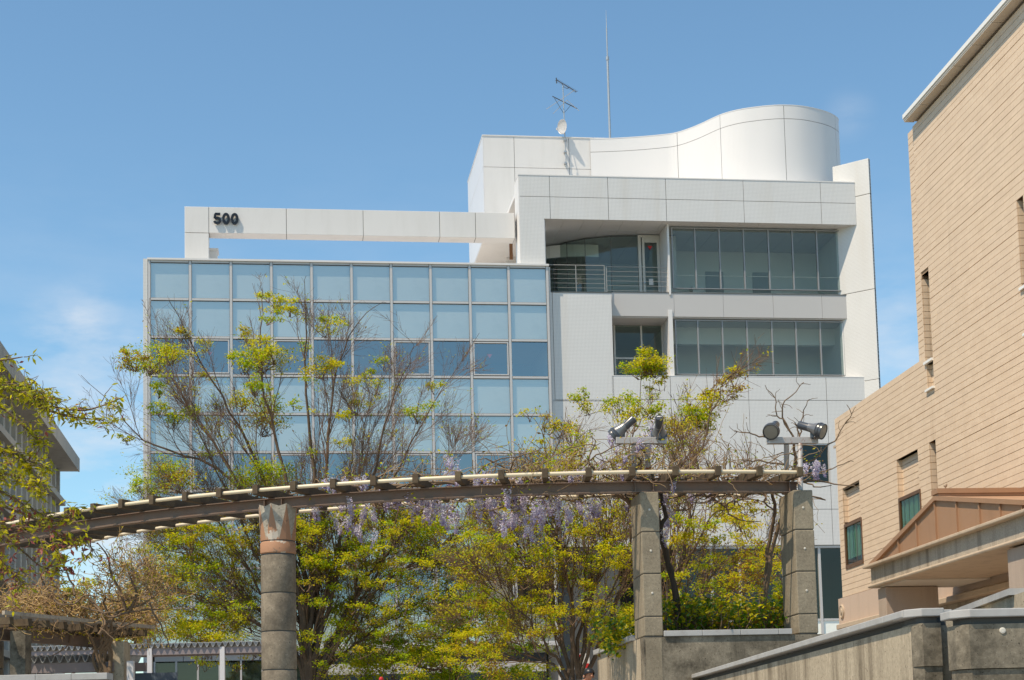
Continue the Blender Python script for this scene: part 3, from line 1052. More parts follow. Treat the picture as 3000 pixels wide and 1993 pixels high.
def ribbon(b_, pts, t0, t1, z0_, z1_):
    """wall of thickness t0..t1 behind the front line"""
    n = len(pts)
    nr = []
    for i in range(n):
        t = (pts[min(i + 1, n - 1)] - pts[max(i - 1, 0)]).normalized()
        nr.append(Vector((-t.y, t.x, 0)))
    for i in range(n - 1):
        a, c = pts[i], pts[i + 1]
        q = [a + nr[i] * t0, c + nr[i + 1] * t0, c + nr[i + 1] * t1, a + nr[i] * t1]
        b_.hexa([(p.x, p.y, z0_) for p in q] + [(p.x, p.y, z1_) for p in q])


zSb = fz1 - .6
ribbon(screen, sp, .02, .22, zSb, zS - .02)
sco = screen.build('rooftop_screen', M['joint'], WB)
cuts = [0, 4 * 6, 6 * 6, 10 * 6, 14 * 6, len(sp) - 1]
for a, b_ in zip(cuts[:-1], cuts[1:]):
    seg = sp[a:b_ + 1]
    s0 = seg[0] + (seg[1] - seg[0]).normalized() * (.012 if a else 0)
    s1 = seg[-1] + (seg[-2] - seg[-1]).normalized() * .012
    seg = [s0] + seg[1:-1] + [s1]
    for (c, d) in ((zSb, zSj - .012), (zSj + .012, zS)):
        p = MB()
        ribbon(p, seg, 0, .05, c, d)
        p.build('curved_panel', M['white_smooth'], sco, smooth=True)
p = MB()
ribbon(p, sp, -.01, .26, zS + .002, zS + .04)
p.build('coping', M['white_smooth'], sco, smooth=True)

# ================================================================== aerial, dish, lightning rod
mo = WF.o + WF.u * L(1658, 470, pd - .16)[0] + WF.w * (pd - .16)


def mz(y, x=1658, d=pd - .16):
    return L(x, y, d)[1]


mast = tag(empty('aerial_mast', (mo.x, mo.y, GZ + mz(492)), WA), 'television aerial mast with a satellite dish clamped to the white penthouse wall', 'aerial')
h = lambda y: mz(y) - mz(492)
MB().tube([(0, 0, 0), (-.05, 0, h(250))], .028, 8).build('mast', M['steel'], mast)
for y in (410, 445, 478):
    MB().box(-.08, .06, -.05, .35, h(y) - .04, h(y) + .04).build('bracket', M['steel'], mast)
yb = MB().bar((-.38, -.1, h(238)), (.70, .35, h(262) + .03), .03, .03)
for k in range(16):
    t = k / 15
    p = Vector((-.38, -.1, h(238))).lerp(Vector((.70, .35, h(262) + .03)), t)
    yb.bar(p + Vector((-.06, .14, .01)), p + Vector((.06, -.14, -.01)), .012, .012)
yb.bar((-.40, -.12, h(232)), (-.38, -.1, h(248)), .05, .03)
yb.tube([(-.1, 0, h(246)), (0, 0, h(256)), (.18, .1, h(258)), (.3, .15, h(252))], .015, 5)
yb.build('upper_yagi', M['lampbody'], mast)
vb = MB().bar((-.62, -.1, h(286)), (.68, .2, h(313)), .035, .035)
vb.bar((-.5, 0, h(289)), (-.05, 0, h(333)), .02, .02).bar((.35, 0, h(307)), (.0, 0, h(330)), .02, .02)
vb.build('lower_yagi', M['lampbody'], mast)
el = MB()
for (p, q) in (((-.85, .5, h(311)), (.45, -.6, h(277))), ((-.55, .3, h(328)), (.1, -.3, h(300))), ((.1, -.2, h(298)), (.8, .3, h(317)))):
    el.tube([p, q], .014, 5)
el.build('yagi_element', M['steel'], mast)
ds = MB().lathe([(.0, .10), (.18, .085), (.30, .05), (.36, 0), (.37, .0), (.31, .035), (.18, .07), (.0, .08)], (-.17, -.1, h(374)), Vector((.80, .45, .12)), 26)
ds.tube([(-.05, -.1, h(395)), (-.3, -.35, h(398)), (-.48, -.5, h(390))], .018, 6).lathe([(.04, 0), (.045, .1), (.02, .12)], (-.50, -.5, h(393)), Vector((0, 0, 1)), 8)
ds.box(-.08, .05, -.12, .06, h(382), h(368))
ds.build('satellite_dish', M['alu'], mast, smooth=True)
rod_d = 9.0
ro_u, ro_z = L(1787, 405, rod_d)
_, rt = L(1776, 30, rod_d)
_, rmid = L(1780, 172, rod_d)
p0 = WF.o + WF.u * ro_u + WF.w * rod_d
zbase = pz1 + .055
rod = tag(empty('lightning_rod', (p0.x, p0.y, GZ + zbase), WA), 'tall thin lightning rod rising from the white roof', 'lightning rod')
MB().tube([(0, 0, 0), (0, 0, rmid - zbase)], .062, 8).build('lower_pole', M['steel'], rod)
MB().tube([(0, 0, rmid - zbase), (0, 0, rt - zbase - 1.0)], .036, 8).tube([(0, 0, rt - zbase - 1), (0, 0, rt - zbase)], [.022, .008], 6).build('upper_pole', M['steel'], rod)
MB().lathe([(.05, 0), (.085, .02), (.085, .2), (.05, .22)], (0, 0, rmid - zbase - .1)).box(-.14, .14, -.14, .14, 0, .03).build('collar', M['steel'], rod)

# ================================================================== beige tiled building
BA = math.atan2(-4800, 470)                   # along the wall, towards the camera
_p = at(2461, 1835, 45.0)
BF = Frame((_p.x, _p.y, GZ), BA)
BB = tag(BF.empty('hall_building'), 'sand coloured hall clad in long tiles with narrow slit windows', 'building')
B = BF.loc
s_near = 19.5
sU, zU1 = B(2654.5, 383)                      # upper block far corner and wall head
s_eave, z_eave = B(2676, 357)
sL, zL1 = B(2445, 1229)
_, zB = B(2460, 1754)
sJ, zJ = B(2682, 1066)
zL1 = max(zL1, zJ) * .5 + min(zL1, zJ) * .5
ch = (zL1 - zB) / 32.0                        # course height
zU1 = zB + ch * round((zU1 - zB) / ch)
s_low = B(2461, 1832)[0]
sUstep = B(2690, 700)[0]
openings = []


def opn(xa, ya, xb, yb, s_off=0):
    a, z1_ = B(xa, ya)
    b_, z0_ = B(xb, yb)
    openings.append((min(a, b_), max(a, b_), min(z0_, z1_), max(z0_, z1_)))
    return openings[-1]


slit1 = opn(2698, 808, 2733, 1048)
slit1b = (slit1[0] + .06, slit1[1], B(2737, 1131)[1], slit1[2] - .06)
openings.append(slit1b)
slit2 = opn(2977, 579, 3012, 830)
slit2b = (slit2[0] + .1, slit2[1], slit2[2] - .95, slit2[2] - .08)
openings.append(slit2b)
slit3 = opn(2721, 1294, 2750, 1475)
nicA = opn(2626, 1348, 2694, 1436)
winA = opn(2632, 1462, 2694, 1545)
winA = (nicA[0] + .1, nicA[1] + .05, winA[2] - .3, nicA[2] + .0)
openings[-1] = winA
nicB = opn(2468, 1437, 2522, 1519)
winB = opn(2472, 1541, 2529, 1649)
winB = (nicB[0] + .1, nicB[1] + .05, winB[2], nicB[2])
openings[-1] = winB
REC = .16
wall = MB()
rects = [(sUstep, s_near, zB, zU1), (sL, sUstep, zB, zL1)]
for hh in openings:
    rects = [q for r in rects for q in rect_minus(r, hh)]
for q in rects:
    wall.box(q[0], q[1], .024, .5, q[2], q[3])
wall.box(sL + .02, s_near, .9, 1.0, zB, zL1)
wall.box(sL, s_near, .5, 12, zL1 - .15, zL1 - .05)
wall.box(sU + .02, sUstep, .05, .5, zJ, zU1)
wall.box(sU + .02, s_near, .9, 1.2, zL1 - .1, zU1)
wall.box(sU, s_near, .52, 12, zU1 - .3, zU1 - .02)
wall.box(sU + .02, sU + .12, .5, 12, zL1 - .1, zU1)
wall.box(sL + .02, sL + .12, .5, 12, 0, zL1 - .02)
wall.build('wall', M['beige_joint'], BB)
NC = int(round((zU1 - zB) / ch))
thick = {32 - 8, 32 - 15, 32, 40, 47, 58, 64}
rt_ = random.Random(5)
for k in range(NC):
    z0_, z1_ = zB + ch * k, zB + ch * (k + 1)
    s0 = sL if k < 32 else sUstep
    segs = [(s0 + (rt_.uniform(-.003, .003)), s_near)]
    for (a, b_, c, d) in openings:
        if (z0_ + z1_) / 2 > c and (z0_ + z1_) / 2 < d:
            segs = [t for (p, q) in segs for t in ((p, min(q, a)), (max(p, b_), q)) if t[1] - t[0] > .03]
    lo = .012 if k in thick else .005
    for (p, q) in segs:
        off = rt_.uniform(-.002, .002)
        MB().box(p, q, off, .022, z0_ + lo, z1_ - .005).build('tile_course', M['beige'], BB)
    if k >= 32:
        MB().box(sU, sUstep - .03, .035, .06, z0_ + .007, z1_ - .007).build('tile_course', M['beige'], BB)
# vertical movement joints
for px, py in ((2690, 500), (2826, 420), (2848, 760)):
    sj = B(px, py)[0]
# filled niches and windows
def recess(r, depth, back, name, tiles=True):
    a, b_, c, d = r
    n = MB()
    n.box(a, b_, depth, depth + .05, c, d)
    n.box(a - .06, a, .026, depth, c, d).box(b_, b_ + .06, .026, depth, c, d)
    n.box(a, b_, .026, depth, d, d + .06)
    o = n.build(name, M['beige_joint'], BB)
    k0, k1 = int(math.ceil((c - zB) / ch - .3)), int((d - zB) / ch + .3)
    if tiles:
        for k in range(k0, k1):
            MB().box(a + .004, b_ - .004, depth - .03, depth + .02, max(c, zB + ch * k) + .007, min(d, zB + ch * (k + 1)) - .007).build('tile_course', M['beige'], o)
    for k in range(k0, k1):                    # reveals
        z0_, z1_ = max(c, zB + ch * k) + .006, min(d, zB + ch * (k + 1)) - .006
        nsub = max(1, int(depth / .11))
        for j in range(nsub):
            w0_, w1_ = .026 + (depth - .03) * j / nsub, .026 + (depth - .03) * (j + 1) / nsub
            MB().box(a - .03, a + .012, w0_ + .003, w1_ - .003, z0_, z1_).build('reveal_tile', M['beige'], o)
            MB().box(b_ - .012, b_ + .03, w0_ + .003, w1_ - .003, z0_, z1_).build('reveal_tile', M['beige'], o)
    return o


recess(slit1, .50, None, 'slit_recess', False)
recess(slit2, .50, None, 'slit_recess', False)
recess(slit3, .50, None, 'slit_recess', False)
for r in (slit1b, slit2b):
    recess(r, .14, None, 'panel_recess')
for r, rb_ in ((slit1, slit1b), (slit2, slit2b)):
    MB().box(r[0] - .02, r[1] + .02, -.05, .5, r[2] - .06, r[2]).build('sill', M['roof_white'], BB)
    MB().box(rb_[0] - .05, rb_[1] + .02, -.06, .14, rb_[2] - .05, rb_[2]).build('sill', M['roof_white'], BB)
    MB().box(r[0], r[1], .47, .49, r[2], r[3]).build('slit_glass', M['int_dark'], BB)
MB().box(slit3[0], slit3[1], .47, .49, slit3[2], slit3[3]).build('slit_glass', M['int_dark'], BB)
for r in (nicA, nicB):
    recess(r, REC, None, 'panel_recess')
for r in (winA, winB):
    a, b_, c, d = r
    f = MB()
    for q in ((a - .06, b_ + .03, d - .06, d + .02), (a - .06, b_ + .03, c - .02, c + .09), (a - .06, a + .02, c + .09, d - .06), (b_ - .03, b_ + .03, c + .09, d - .06)):
        f.box(q[0], q[1], -.02, .2, q[2], q[3])
    fo = f.build('window', M['bronze'], BB)
    MB().poly([(a, .012, c), (b_, .012, c), (b_, .012, d), (a, .012, d)]).build('window_pane', M['glass_green'], fo)
    n = 9
    for k in range(n):
        p, q = a + (b_ - a) * k / n, a + (b_ - a) * (k + 1) / n
        MB().box(p + .004, q - .004, .045 + .02 * (k % 2), .055 + .02 * (k % 2), c + .25, d).build('blind_slat', M['curtain'], fo)
    MB().box(a - .1, b_ + .1, .3, .34, c - .05, d + .05).build('inner_wall', M['int_dark'], fo)
# roof slab with white edge
rs0 = s_eave
re_u, re_z = B(2675, 357)
ov = -BF.atu(2646.5, 342, s_eave)[0]
zr = re_z
rf = MB().box(rs0, s_near, -ov, 12, zr, zr + .05, 1).box(rs0 - .01, s_near, -ov - .02, 12, zr + .052, zr + .15, 0).build('roof', [M['roof_white'], M['soffit']], BB)
nseg = 11
for k in range(nseg):
    a, b_ = rs0 + (s_near - rs0) * k / nseg, rs0 + (s_near - rs0) * (k + 1) / nseg
    MB().box(a + .012, b_ - .012, -ov + .01, .0, zr - .03, zr - .002).build('soffit_panel', M['soffit'], rf)
# pink stone base with ledges and a round plaque
_, zpl = B(2461, 1832)
nb2 = 9
for k in range(nb2):
    a, b_ = s_low + (s_near - s_low) * k / nb2, s_low + (s_near - s_low) * (k + 1) / nb2
    MB().box(a + .004, b_ - .004, -.02, .5, zpl, zB - .01).build('base_stone', M['beige_base'], BB)
MB().box(sL - .18, s_near, -.16, .6, zpl - .14, zpl - .002).build('base_ledge', M['beige_trim'], BB, bevel=.02)
MB().box(s_low + .1, s_near, .06, .5, 0, zpl - .145).build('plinth', M['conc_porch'], BB)
pa, pz_ = B(2470, 1792)
plq = MB().lathe([(.19, 0), (.19, .03), (.165, .045), (.15, .03), (.09, .03), (.075, .05), (.0, .055)], (pa, -.02, pz_), Vector((0, -1, 0)), 24).build('round_plaque', M['beige_trim'], BB, smooth=True)
# little corner flashing
ca, cz = B(2437, 1322)
MB().box(sL - .25, sL, .0, .35, zB + 27 * ch, zB + 27 * ch + .06).build('corner_flashing', M['beige_trim'], BB)

# ================================================================== entrance porch of the beige hall
PW = -2.0
PF = Frame(BF.o + BF.w * PW, BA)
PB = tag(PF.empty('entrance_porch'), 'stone entrance porch with a brown sheet metal gable on the sand coloured hall', 'porch')
Q = PF.loc
e0, ez = Q(2546, 1660)
_, eb = Q(2550, 1725)
e1 = e0 + 9.6
em = (e0 + e1) / 2
ap_s, ap_z = Q(2738, 1459)
em = ap_s + .05
e1 = Q(3069, 1458)[0]
# entablature
MB().box(e0 + .02, e1 - .02, .03, 1.9, eb + .08, ez - .046).build('entablature', M['conc_porch'], PB)
MB().box(e0 - .10, e1 + .10, -.12, 1.9, ez - .045, ez + .02).build('upper_moulding', M['beige_trim'], PB, bevel=.015)
MB().box(e0 - .03, e1 + .03, -.05, 1.9, eb + .005, eb + .078).build('lower_moulding', M['beige_trim'], PB, bevel=.03)
# gable: recessed sheets between seams and raking trims
rise = ap_z - ez
tr = .055
def gz(s):
    return ez + .02 + rise * max(0, 1 - abs(s - em) / ((em - e0) if s < em else (e1 - em)))
seams = [Q(x, 1600)[0] for x in (2631, 2686, 2743, 2806, 2873)]
seams = [e0 + .55] + seams + [seams[-1] + .95, seams[-1] + 1.9, e1 - .55]
seams = sorted(seams)
for a, b_ in zip(seams[:-1], seams[1:]):
    pts = [(a + .015, ez + .07), (b_ - .015, ez + .07), (b_ - .015, max(ez + .09, gz(b_) - .04))]
    if a < em < b_:
        pts.append((em, gz(em) - .04))
    pts.append((a + .015, max(ez + .09, gz(a) - .04)))
    MB().xprism(pts, .03, .2).build('gable_sheet', M['brown_metal'], PB)
    MB().box(b_ - .02, b_ + .02, -.005, .2, ez + .06, gz(b_) - .04).build('seam', M['brown_metal'], PB) if b_ < e1 - .6 else None
MB().xprism([(e0 - .05, ez + .022), (e1 + .05, ez + .022), (em, ap_z + .02)], .2, 2.2).build('roof', M['brown_metal'], PB)
for sg in (-1, 1):
    ed = e0 - .1 if sg < 0 else e1 + .1
    n = [(ed, ez + .022), (ed - sg * .5, ez + .022), (em, ap_z - tr), (em, ap_z + .03)]
    MB().xprism(n if sg < 0 else n[::-1], -.03, .2).build('raking_trim', M['brown_metal'], PB)
MB().box(e0 + .5, e1 - .5, .02, .2, ez + .022, ez + .07).build('sill_flashing', M['brown_metal'], PB)
# roof behind the gable running back to the hall wall
MB().box(em - .14, em + .2, -.03, 2.0, ap_z + .055, ap_z + .15).box(em - .12, em + .17, -.0, 2.0, ap_z + .0, ap_z + .053).build('ridge_box', M['brown_metal'], PB)
# soffit with ribs, inner beam
for k in range(26):
    a = e0 + 2.2 + k * .26
    MB().box(a, a + .2, .55, 1.95, eb + .02, eb + .05).build('soffit_slat', M['beige_trim'], PB)
MB().box(e0 + .3, e1 - .3, .04, 1.95, eb + .052, eb + .078).build('soffit', M['soffit'], PB)
MB().box(e0 + .4, e0 + 2.1, .1, 1.9, eb - .02, eb + .05).build('soffit_beam', M['soffit'], PB)
# piers
pp_ = Q(2955, 1700, .1)[0]
for (a, b_) in ((e0 + .22, e0 + .74), (pp_, pp_ + 1.0)):
    po = MB().box(a + .012, b_ - .012, .112, 1.25, 0, eb - .04).build('pier', M['joint'], PB)
    zz = eb - .032
    while zz > .3:
        zn = max(zz - 1.15, 0)
        MB().box(a, b_, .10, 1.27, zn + .012, zz).build('granite_block', M['granite'], po, bevel=.01)
        zz = zn
MB().lathe([(.012, 0), (.012, .06), (.03, .075), (.04, .105), (.03, .135), (0, .145)], (em - .1, .25, ap_z + .15), Vector((0, 0, 1)), 12).build('finial', M['beige_trim'], PB, smooth=True)
MB().box(e0, e1, .0, 3.0, -.02, .25).build('platform', M['beige_base'], PB)

# ================================================================== grey concrete building on the left
GA = math.atan2(4800, -700)
_p = at(232, 1345, 90.0)
GF = Frame((_p.x, _p.y, GZ), GA)
GB = tag(GF.empty('concrete_building'), 'grey concrete building with deep eaves and vertical window fins', 'building')
gz1 = _p.z - GZ
gz0 = (at(232, 1383, 90.0) - GF.o).z
ovh = 1.15
GLn = -45.0
ro = MB().box(GLn, 0, 0, 14, gz0 + .02, gz1).build('roof_slab', M['conc_grey'], GB)
for k in range(8):
    MB().box(GLn / 8 * (k + 1) + .015, GLn / 8 * k - .015, -.03, .05, gz0, gz1 + .01).build('eave_panel', M['conc_grey'], ro)
sl1 = (at(182, 1470, 90.0) - GF.o).z
pitch = 168 * 90 / 4800
MB().box(GLn, -.3, ovh + 1.0, 14, 0, gz0).build('core', M['conc_panel'], GB)
MB().box(-.5, -.25, ovh, 14, 0, gz0 + .01).build('end_wall', M['conc_grey'], GB)
zf = sl1
k = 0
while zf > 0:
    MB().box(GLn, -.2, ovh - .45, ovh + 1.0, zf - .30, zf).build('floor_slab', M['conc_grey'], GB)
    ztop_ = gz0 if k == 0 else zf + pitch - .30
    rr_ = random.Random(k)
    for j in range(26):
        s = -.9 - j * 1.7
        MB().box(s, s + .09, ovh - .2, ovh + .5, zf + .002, ztop_ - .002).box(s + .26, s + .33, ovh - .2, ovh + .5, zf + .002, ztop_ - .002).build('window_fin', M['fin'], GB)
        MB().box(s - 1.30, s - .05, ovh + .55, ovh + .6, zf + .002, ztop_ - .9).build('window_pane', M['glass_dark'], GB)
        MB().box(s - 1.33, s + .3, ovh + .62, ovh + .7, zf + .002, ztop_).build('wall_panel', M['conc_panel'], GB)
    zf -= pitch
    k += 1

# ================================================================== curved steel pergola
AC, AR = Vector((0.88, 33.9, 0)), 12.4          # centre and radius of the near (outer) pipe in plan


def arc_at_px(px, R, y=1400):
    """angle on the circle of radius R whose plan point projects to pixel column px"""
    r = ray(px, y)
    d = Vector((r.x, r.y, 0)).normalized()
    b_ = d.dot(AC)
    c = AC.dot(AC) - R * R
    p = d * (b_ - math.sqrt(b_ * b_ - c))
    q = p - AC
    return math.atan2(q.y, q.x)


def apt(R, th, z):
    return Vector((AC.x + R * math.cos(th), AC.y + R * math.sin(th), z))


th_r, th_l = arc_at_px(2341.5, AR), arc_at_px(279, AR)
step = (th_r - th_l) / 18
ZP = at(1890, 1382, apt(AR, arc_at_px(1890, AR), 0).y).z          # pipe axis height
RB, RI = AR - .42, AR - 2.05
RH, RW = .130, .080
PERG = tag(empty('pergola', (AC.x, AC.y, 0)), 'curved pergola of brown steel beam, dark timber rafters and cream pipes', 'pergola')


def loc_(p):
    return Vector((p.x - AC.x, p.y - AC.y, p.z))


thetas = [th_r - step * k for k in range(0, 27)]
rr = random.Random(3)
for th in thetas:
    e_ = lambda R, dz_: loc_(apt(R, th, ZP + dz_))
    t0 = rr.uniform(-.012, .012)
    A_, B2 = e_(AR + .06 + t0, 0), e_(RI - .06 + t0, 0)
    sd = (B2 - A_).cross(Vector((0, 0, 1))).normalized()
    zz = Vector((0, 0, 1))
    w1_, w2_ = RW * .52, RW * .42
    lo_, hi_, l2, h2 = zz * (-RH / 2), zz * (RH / 2), zz * (-.035), zz * (.048)
    MB().hexa([A_ + sd * w1_ + lo_, A_ - sd * w1_ + lo_, B2 - sd * w2_ + l2, B2 + sd * w2_ + l2, A_ + sd * w1_ + hi_, A_ - sd * w1_ + hi_, B2 - sd * w2_ + h2, B2 + sd * w2_ + h2]).build('rafter', M['timber'], PERG, bevel=.006)
for R, nm in ((AR, 'outer_pipe'), (RI, 'inner_pipe')):
    a0, a1 = thetas[-1] - .04, th_r + (.006 if R == AR else 0)
    n = 70
    MB().tube([loc_(apt(R, a0 + (a1 - a0) * k / n, ZP - (.005 if R == AR else .012))) for k in range(n + 1)], .026, 10).build('pipe', M['pipe'], PERG, smooth=True)
zbt = ZP - RH / 2 - .004                       # top of the steel beam
bh, bw = .15, .13
bm = MB()
a0, a1 = thetas[-1] - .04, th_r + .012
n = 60
for k in range(n):
    p, q = a0 + (a1 - a0) * k / n, a0 + (a1 - a0) * (k + 1) / n
    for (r0, r1, h0_, h1_) in ((RB - bw / 2, RB + bw / 2, zbt - .012, zbt), (RB - .006, RB + .006, zbt - bh + .012, zbt - .012), (RB - bw / 2, RB + bw / 2, zbt - bh, zbt - bh + .012)):
        c = [loc_(apt(r1, p, h0_)), loc_(apt(r1, q, h0_)), loc_(apt(r0, q, h0_)), loc_(apt(r0, p, h0_)), loc_(apt(r1, p, h1_)), loc_(apt(r1, q, h1_)), loc_(apt(r0, q, h1_)), loc_(apt(r0, p, h1_))]
        bm.hexa(c)
beam_o = bm.build('steel_beam', M['ibeam'], PERG)
ths = []
for px in (779, 829, 1858, 1911, 2308, 30):
    th = arc_at_px(px, RB)
    a, b_ = loc_(apt(RB + bw / 2 - .008, th, zbt - bh / 2)), loc_(apt(RB - bw / 2 + .008, th, zbt - bh / 2))
    MB().bar(a, b_, .010, bh - .026).build('stiffener', M['ibeam'], beam_o)
# stub posts between beam and supports
STUB = []
for px, yb in ((813, 1482), (1890, 1436), (2340, 1436), (-12, 1560)):
    th = arc_at_px(px, RB)
    p = apt(RB, th, 0)
    zb_ = at(px, yb, p.y - .02).z
    STUB.append((p, zb_, th))
    MB().box(p.x - AC.x - .045, p.x - AC.x + .045, p.y - AC.y - .045, p.y - AC.y + .045, zb_ - .25, zbt - bh - .001).build('stub_post', M['steel'], PERG)

# ------------------------------------------------------------------ round columns
def round_column(p, ztop_c, rad, label, full=True):
    o = tag(empty('round_column', (p.x, p.y, 0)), label, 'column', 'round concrete columns under the pergola')
    z = ztop_c
    zc0 = z - .50
    cap = MB()
    N = 8
    b0 = []
    # faceted capital: eight inverted triangles flaring up to a scalloped rim
    lo, hi, rim = [], [], []
    for k in range(N * 2):
        a = math.pi * k / N + .2
        lo.append((math.cos(a) * rad * 1.0, math.sin(a) * rad * 1.0, zc0))
        rk = rad * (1.17 if k % 2 else 1.08)
        hi.append((math.cos(a) * rk, math.sin(a) * rk, z - (.0 if k % 2 else .035)))
    for k in range(N * 2):
        k2 = (k + 1) % (N * 2)
        if k % 2:
            cap.poly([lo[k], lo[k2], hi[k]], 0).poly([lo[k2], hi[k2], hi[k]], 1)
        else:
            cap.poly([lo[k], lo[k2], hi[k2]], 0).poly([lo[k], hi[k2], hi[k]], 1)
    cap.poly(hi, 1)
    cap.poly(lo[::-1])
    cap.build('capital', [M['capital'], M['capital_bare']], o)
    MB().lathe([(rad * .95, zc0 - .03), (rad * .95, zc0 + .02)], sides=36).build('joint', M['joint'], o)
    MB().lathe([(rad * .97, zc0 - .185), (rad * 1.02, zc0 - .17), (rad * 1.02, zc0 - .035), (rad * .96, zc0 - .015)], sides=36).build('collar', M['capital'], o, smooth=True)
    z = zc0 - .20
    dh = .532
    while z > .02:
        zn = max(z - dh, 0.0)
        MB().lathe([(rad * .98, zn + .010), (rad, zn + .022), (rad, z - .018), (rad * .98, z - .006)], sides=44).build('column_drum', M['column'], o, smooth=True)
        MB().lathe([(rad * .945, z - .008), (rad * .945, z + .014)], sides=32).build('joint', M['joint'], o)
        z = zn
    return o


p, zt_, th = STUB[0]
COLR = .242
round_column(p, zt_, COLR, 'round concrete column with a flaking painted capital')
p, zt_, th = STUB[3]
p2 = apt(RB, arc_at_px(-30, RB), 0)
round_column(p2, zt_ + .1, COLR, 'shaded round column cut off by the left edge behind cherry leaves')

# ------------------------------------------------------------------ planter wall, two square pillars
pa_ = math.radians(5.6)
_p = at(1886, 1866, 21.75)
NF = Frame((_p.x, _p.y, 0), pa_)
N_ = NF.loc
zc = _p.z
x_end, _ = N_(2384, 1858)
PLW = tag(NF.empty('planter_wall'), 'stained concrete planter wall carrying the two square pillars', 'wall')
pl_d = 4.2
MB().box(.0, x_end + 1.9, .0, .28, 0, zc - .005).build('front_wall', M['conc_dark'], PLW)
MB().box(.0, .26, .285, pl_d, 0, zc - .005).build('side_wall', M['conc_light'], PLW)
MB().box(.27, x_end + 1.9, .29, pl_d, 0, zc - .30).build('soil', M['timber'], PLW)
k = 0
u = .268
while u < x_end - .31:
    un = min(u + .52, x_end - .30)
    MB().box(u + .002, un - .002, -.03, .32, zc + .0, zc + .075).build('coping_stone', M['coping'], PLW, bevel=.006)
    u = un
w = .82
while w < pl_d:
    MB().box(-.05, .30, w + .002, w + .498, zc, zc + .075).build('coping_stone', M['coping'], PLW, bevel=.006)
    w += .5
MB().box(.02, .24, -.004, .0, 0, zc - .02).build('pilaster_face', M['pillar'], PLW)


def square_pillar(xl, xr, ytop, label):
    a, zt_ = N_(xl, ytop)
    b_, _ = N_(xr, ytop)
    o = tag(empty('square_pillar', tuple(NF.o + NF.u * a), pa_), label, 'pillar', 'square concrete pillars on the planter wall')
    o.location.z = 0
    wd, dp = b_ - a, .76
    z = zc + .006
    hs = [(zt_ - zc) * f for f in (.0, .135, .43, .72, 1.0)]
    for i in range(4):
        z0_, z1_ = zc + hs[i] + .010, zc + hs[i + 1]
        blk = MB().prism([(.0, -.004), (wd, -.004), (wd, dp), (0, dp)], z0_, z1_).build('concrete_block', M['pillar'], o, bevel=.012)
        MB().box(.012, wd - .012, .01, dp - .012, z0_ - .012, z0_ + .002).build('joint', M['joint'], o)
        if i:
            MB().lathe([(.016, 0), (.014, .006), (.006, .008)], (wd * .48, -.004, z0_ + (z1_ - z0_) * .55), Vector((0, -1, 0)), 12).build('bolt_cap', M['bolt'], o)
    return o, a, b_, zt_


pil1 = square_pillar(1875, 1929, 1442, 'square concrete pillar at the planter corner, holding the flowery lamp stand')
pil2 = square_pillar(2323, 2380, 1436, 'square concrete pillar at the right end of the pergola')

# ------------------------------------------------------------------ floodlight stands
def floodlight(o, base, aim, scale=1.0):
    """base: bracket foot on the crossbar; aim: direction of the mouth"""
    aim = Vector(aim).normalized()
    c = Vector(base) + Vector((0, 0, .135))
    tail = c - aim * .15
    body = MB().lathe([(.0, -.21), (.050, -.21), (.056, -.20), (.056, -.03), (.062, .0), (.096, .09), (.110, .105), (.117, .11), (.117, .135), (.110, .14), (.113, .15), (.113, .18), (.103, .183), (.103, .168), (.0, .168)], c, aim, 26).build('floodlight', M['lampbody'], o, smooth=True)
    # silver upper shell over the bell
    MB().lathe([(.058, -.05), (.065, .0), (.099, .088), (.067, .03)], c + Vector((0, 0, .006)), aim, 26).build('bell_cover', M['lamptop'], body, smooth=True)
    MB().lathe([(.0, .1685), (.10, .1685), (.095, .175), (.0, .179)], c, aim, 26).build('lens', M['lens'], body, smooth=True)
    a1 = aim.cross(Vector((0, 0, 1))).normalized()
    MB().bar(Vector(base), c - Vector((0, 0, .01)), .03, .05, aim).bar(Vector(base) - a1 * .05, Vector(base) + a1 * .05, .02, .02).build('bracket', M['lampbody'], body)
    MB().bar(c - aim * .213 - a1 * .03, c - aim * .213 + a1 * .03, .012, .018, aim).build('label_plate', M['white'], body)


def stand(xl, xr, ybar, posts, ybase, Yd, aims, feet, label, tilt=0):
    L0, R0 = at(xl, ybar, Yd), at(xr, ybar + tilt, Yd + .12)
    mid = (L0 + R0) / 2
    o = tag(empty('floodlight_stand', (mid.x, mid.y, 0)), label, 'floodlights', 'floodlight stands above the pergola')
    off = Vector((mid.x, mid.y, 0))
    MB().bar(L0 - off, R0 - off, .10, .09).build('crossbar', M['rusty'], o, bevel=.006)
    for (px, dy, yb) in posts:
        b_ = at(px, yb, Yd + dy)
        t_ = at(px - 1, ybar + 9, Yd + .05)
        MB().tube([b_ - off, Vector((t_.x, t_.y + dy * .0, t_.z)) - off], .036, 10).build('post', M['rusty'], o, smooth=True)
    for (px, aim) in zip(feet, aims):
        f = at(px, ybar - 8, Yd + .03)
        floodlight(o, f - off, aim)
    return o


YD1 = pil1 and (NF.o + NF.u * pil1[1]).y + .45
stand(1803, 1951, 1292, ((1858, .45, 1420), (1898, .38, 1420)), 1440, YD1, ((-.75, .25, -.62), (.04, .80, -.60)), (1826, 1932), 'rusty floodlight stand wrapped in lilac wisteria, its lamps turned away')
YD2 = (NF.o + NF.u * pil2[1]).y + .40
stand(2248, 2394, 1292, ((2305, .40, 1420), (2345, -.15, 1438)), 1440, YD2, ((-.32, -.80, -.42), (.78, -.52, -.38)), (2266, 2380), 'rusty floodlight stand with two round lamp faces beside the beige hall', -1)

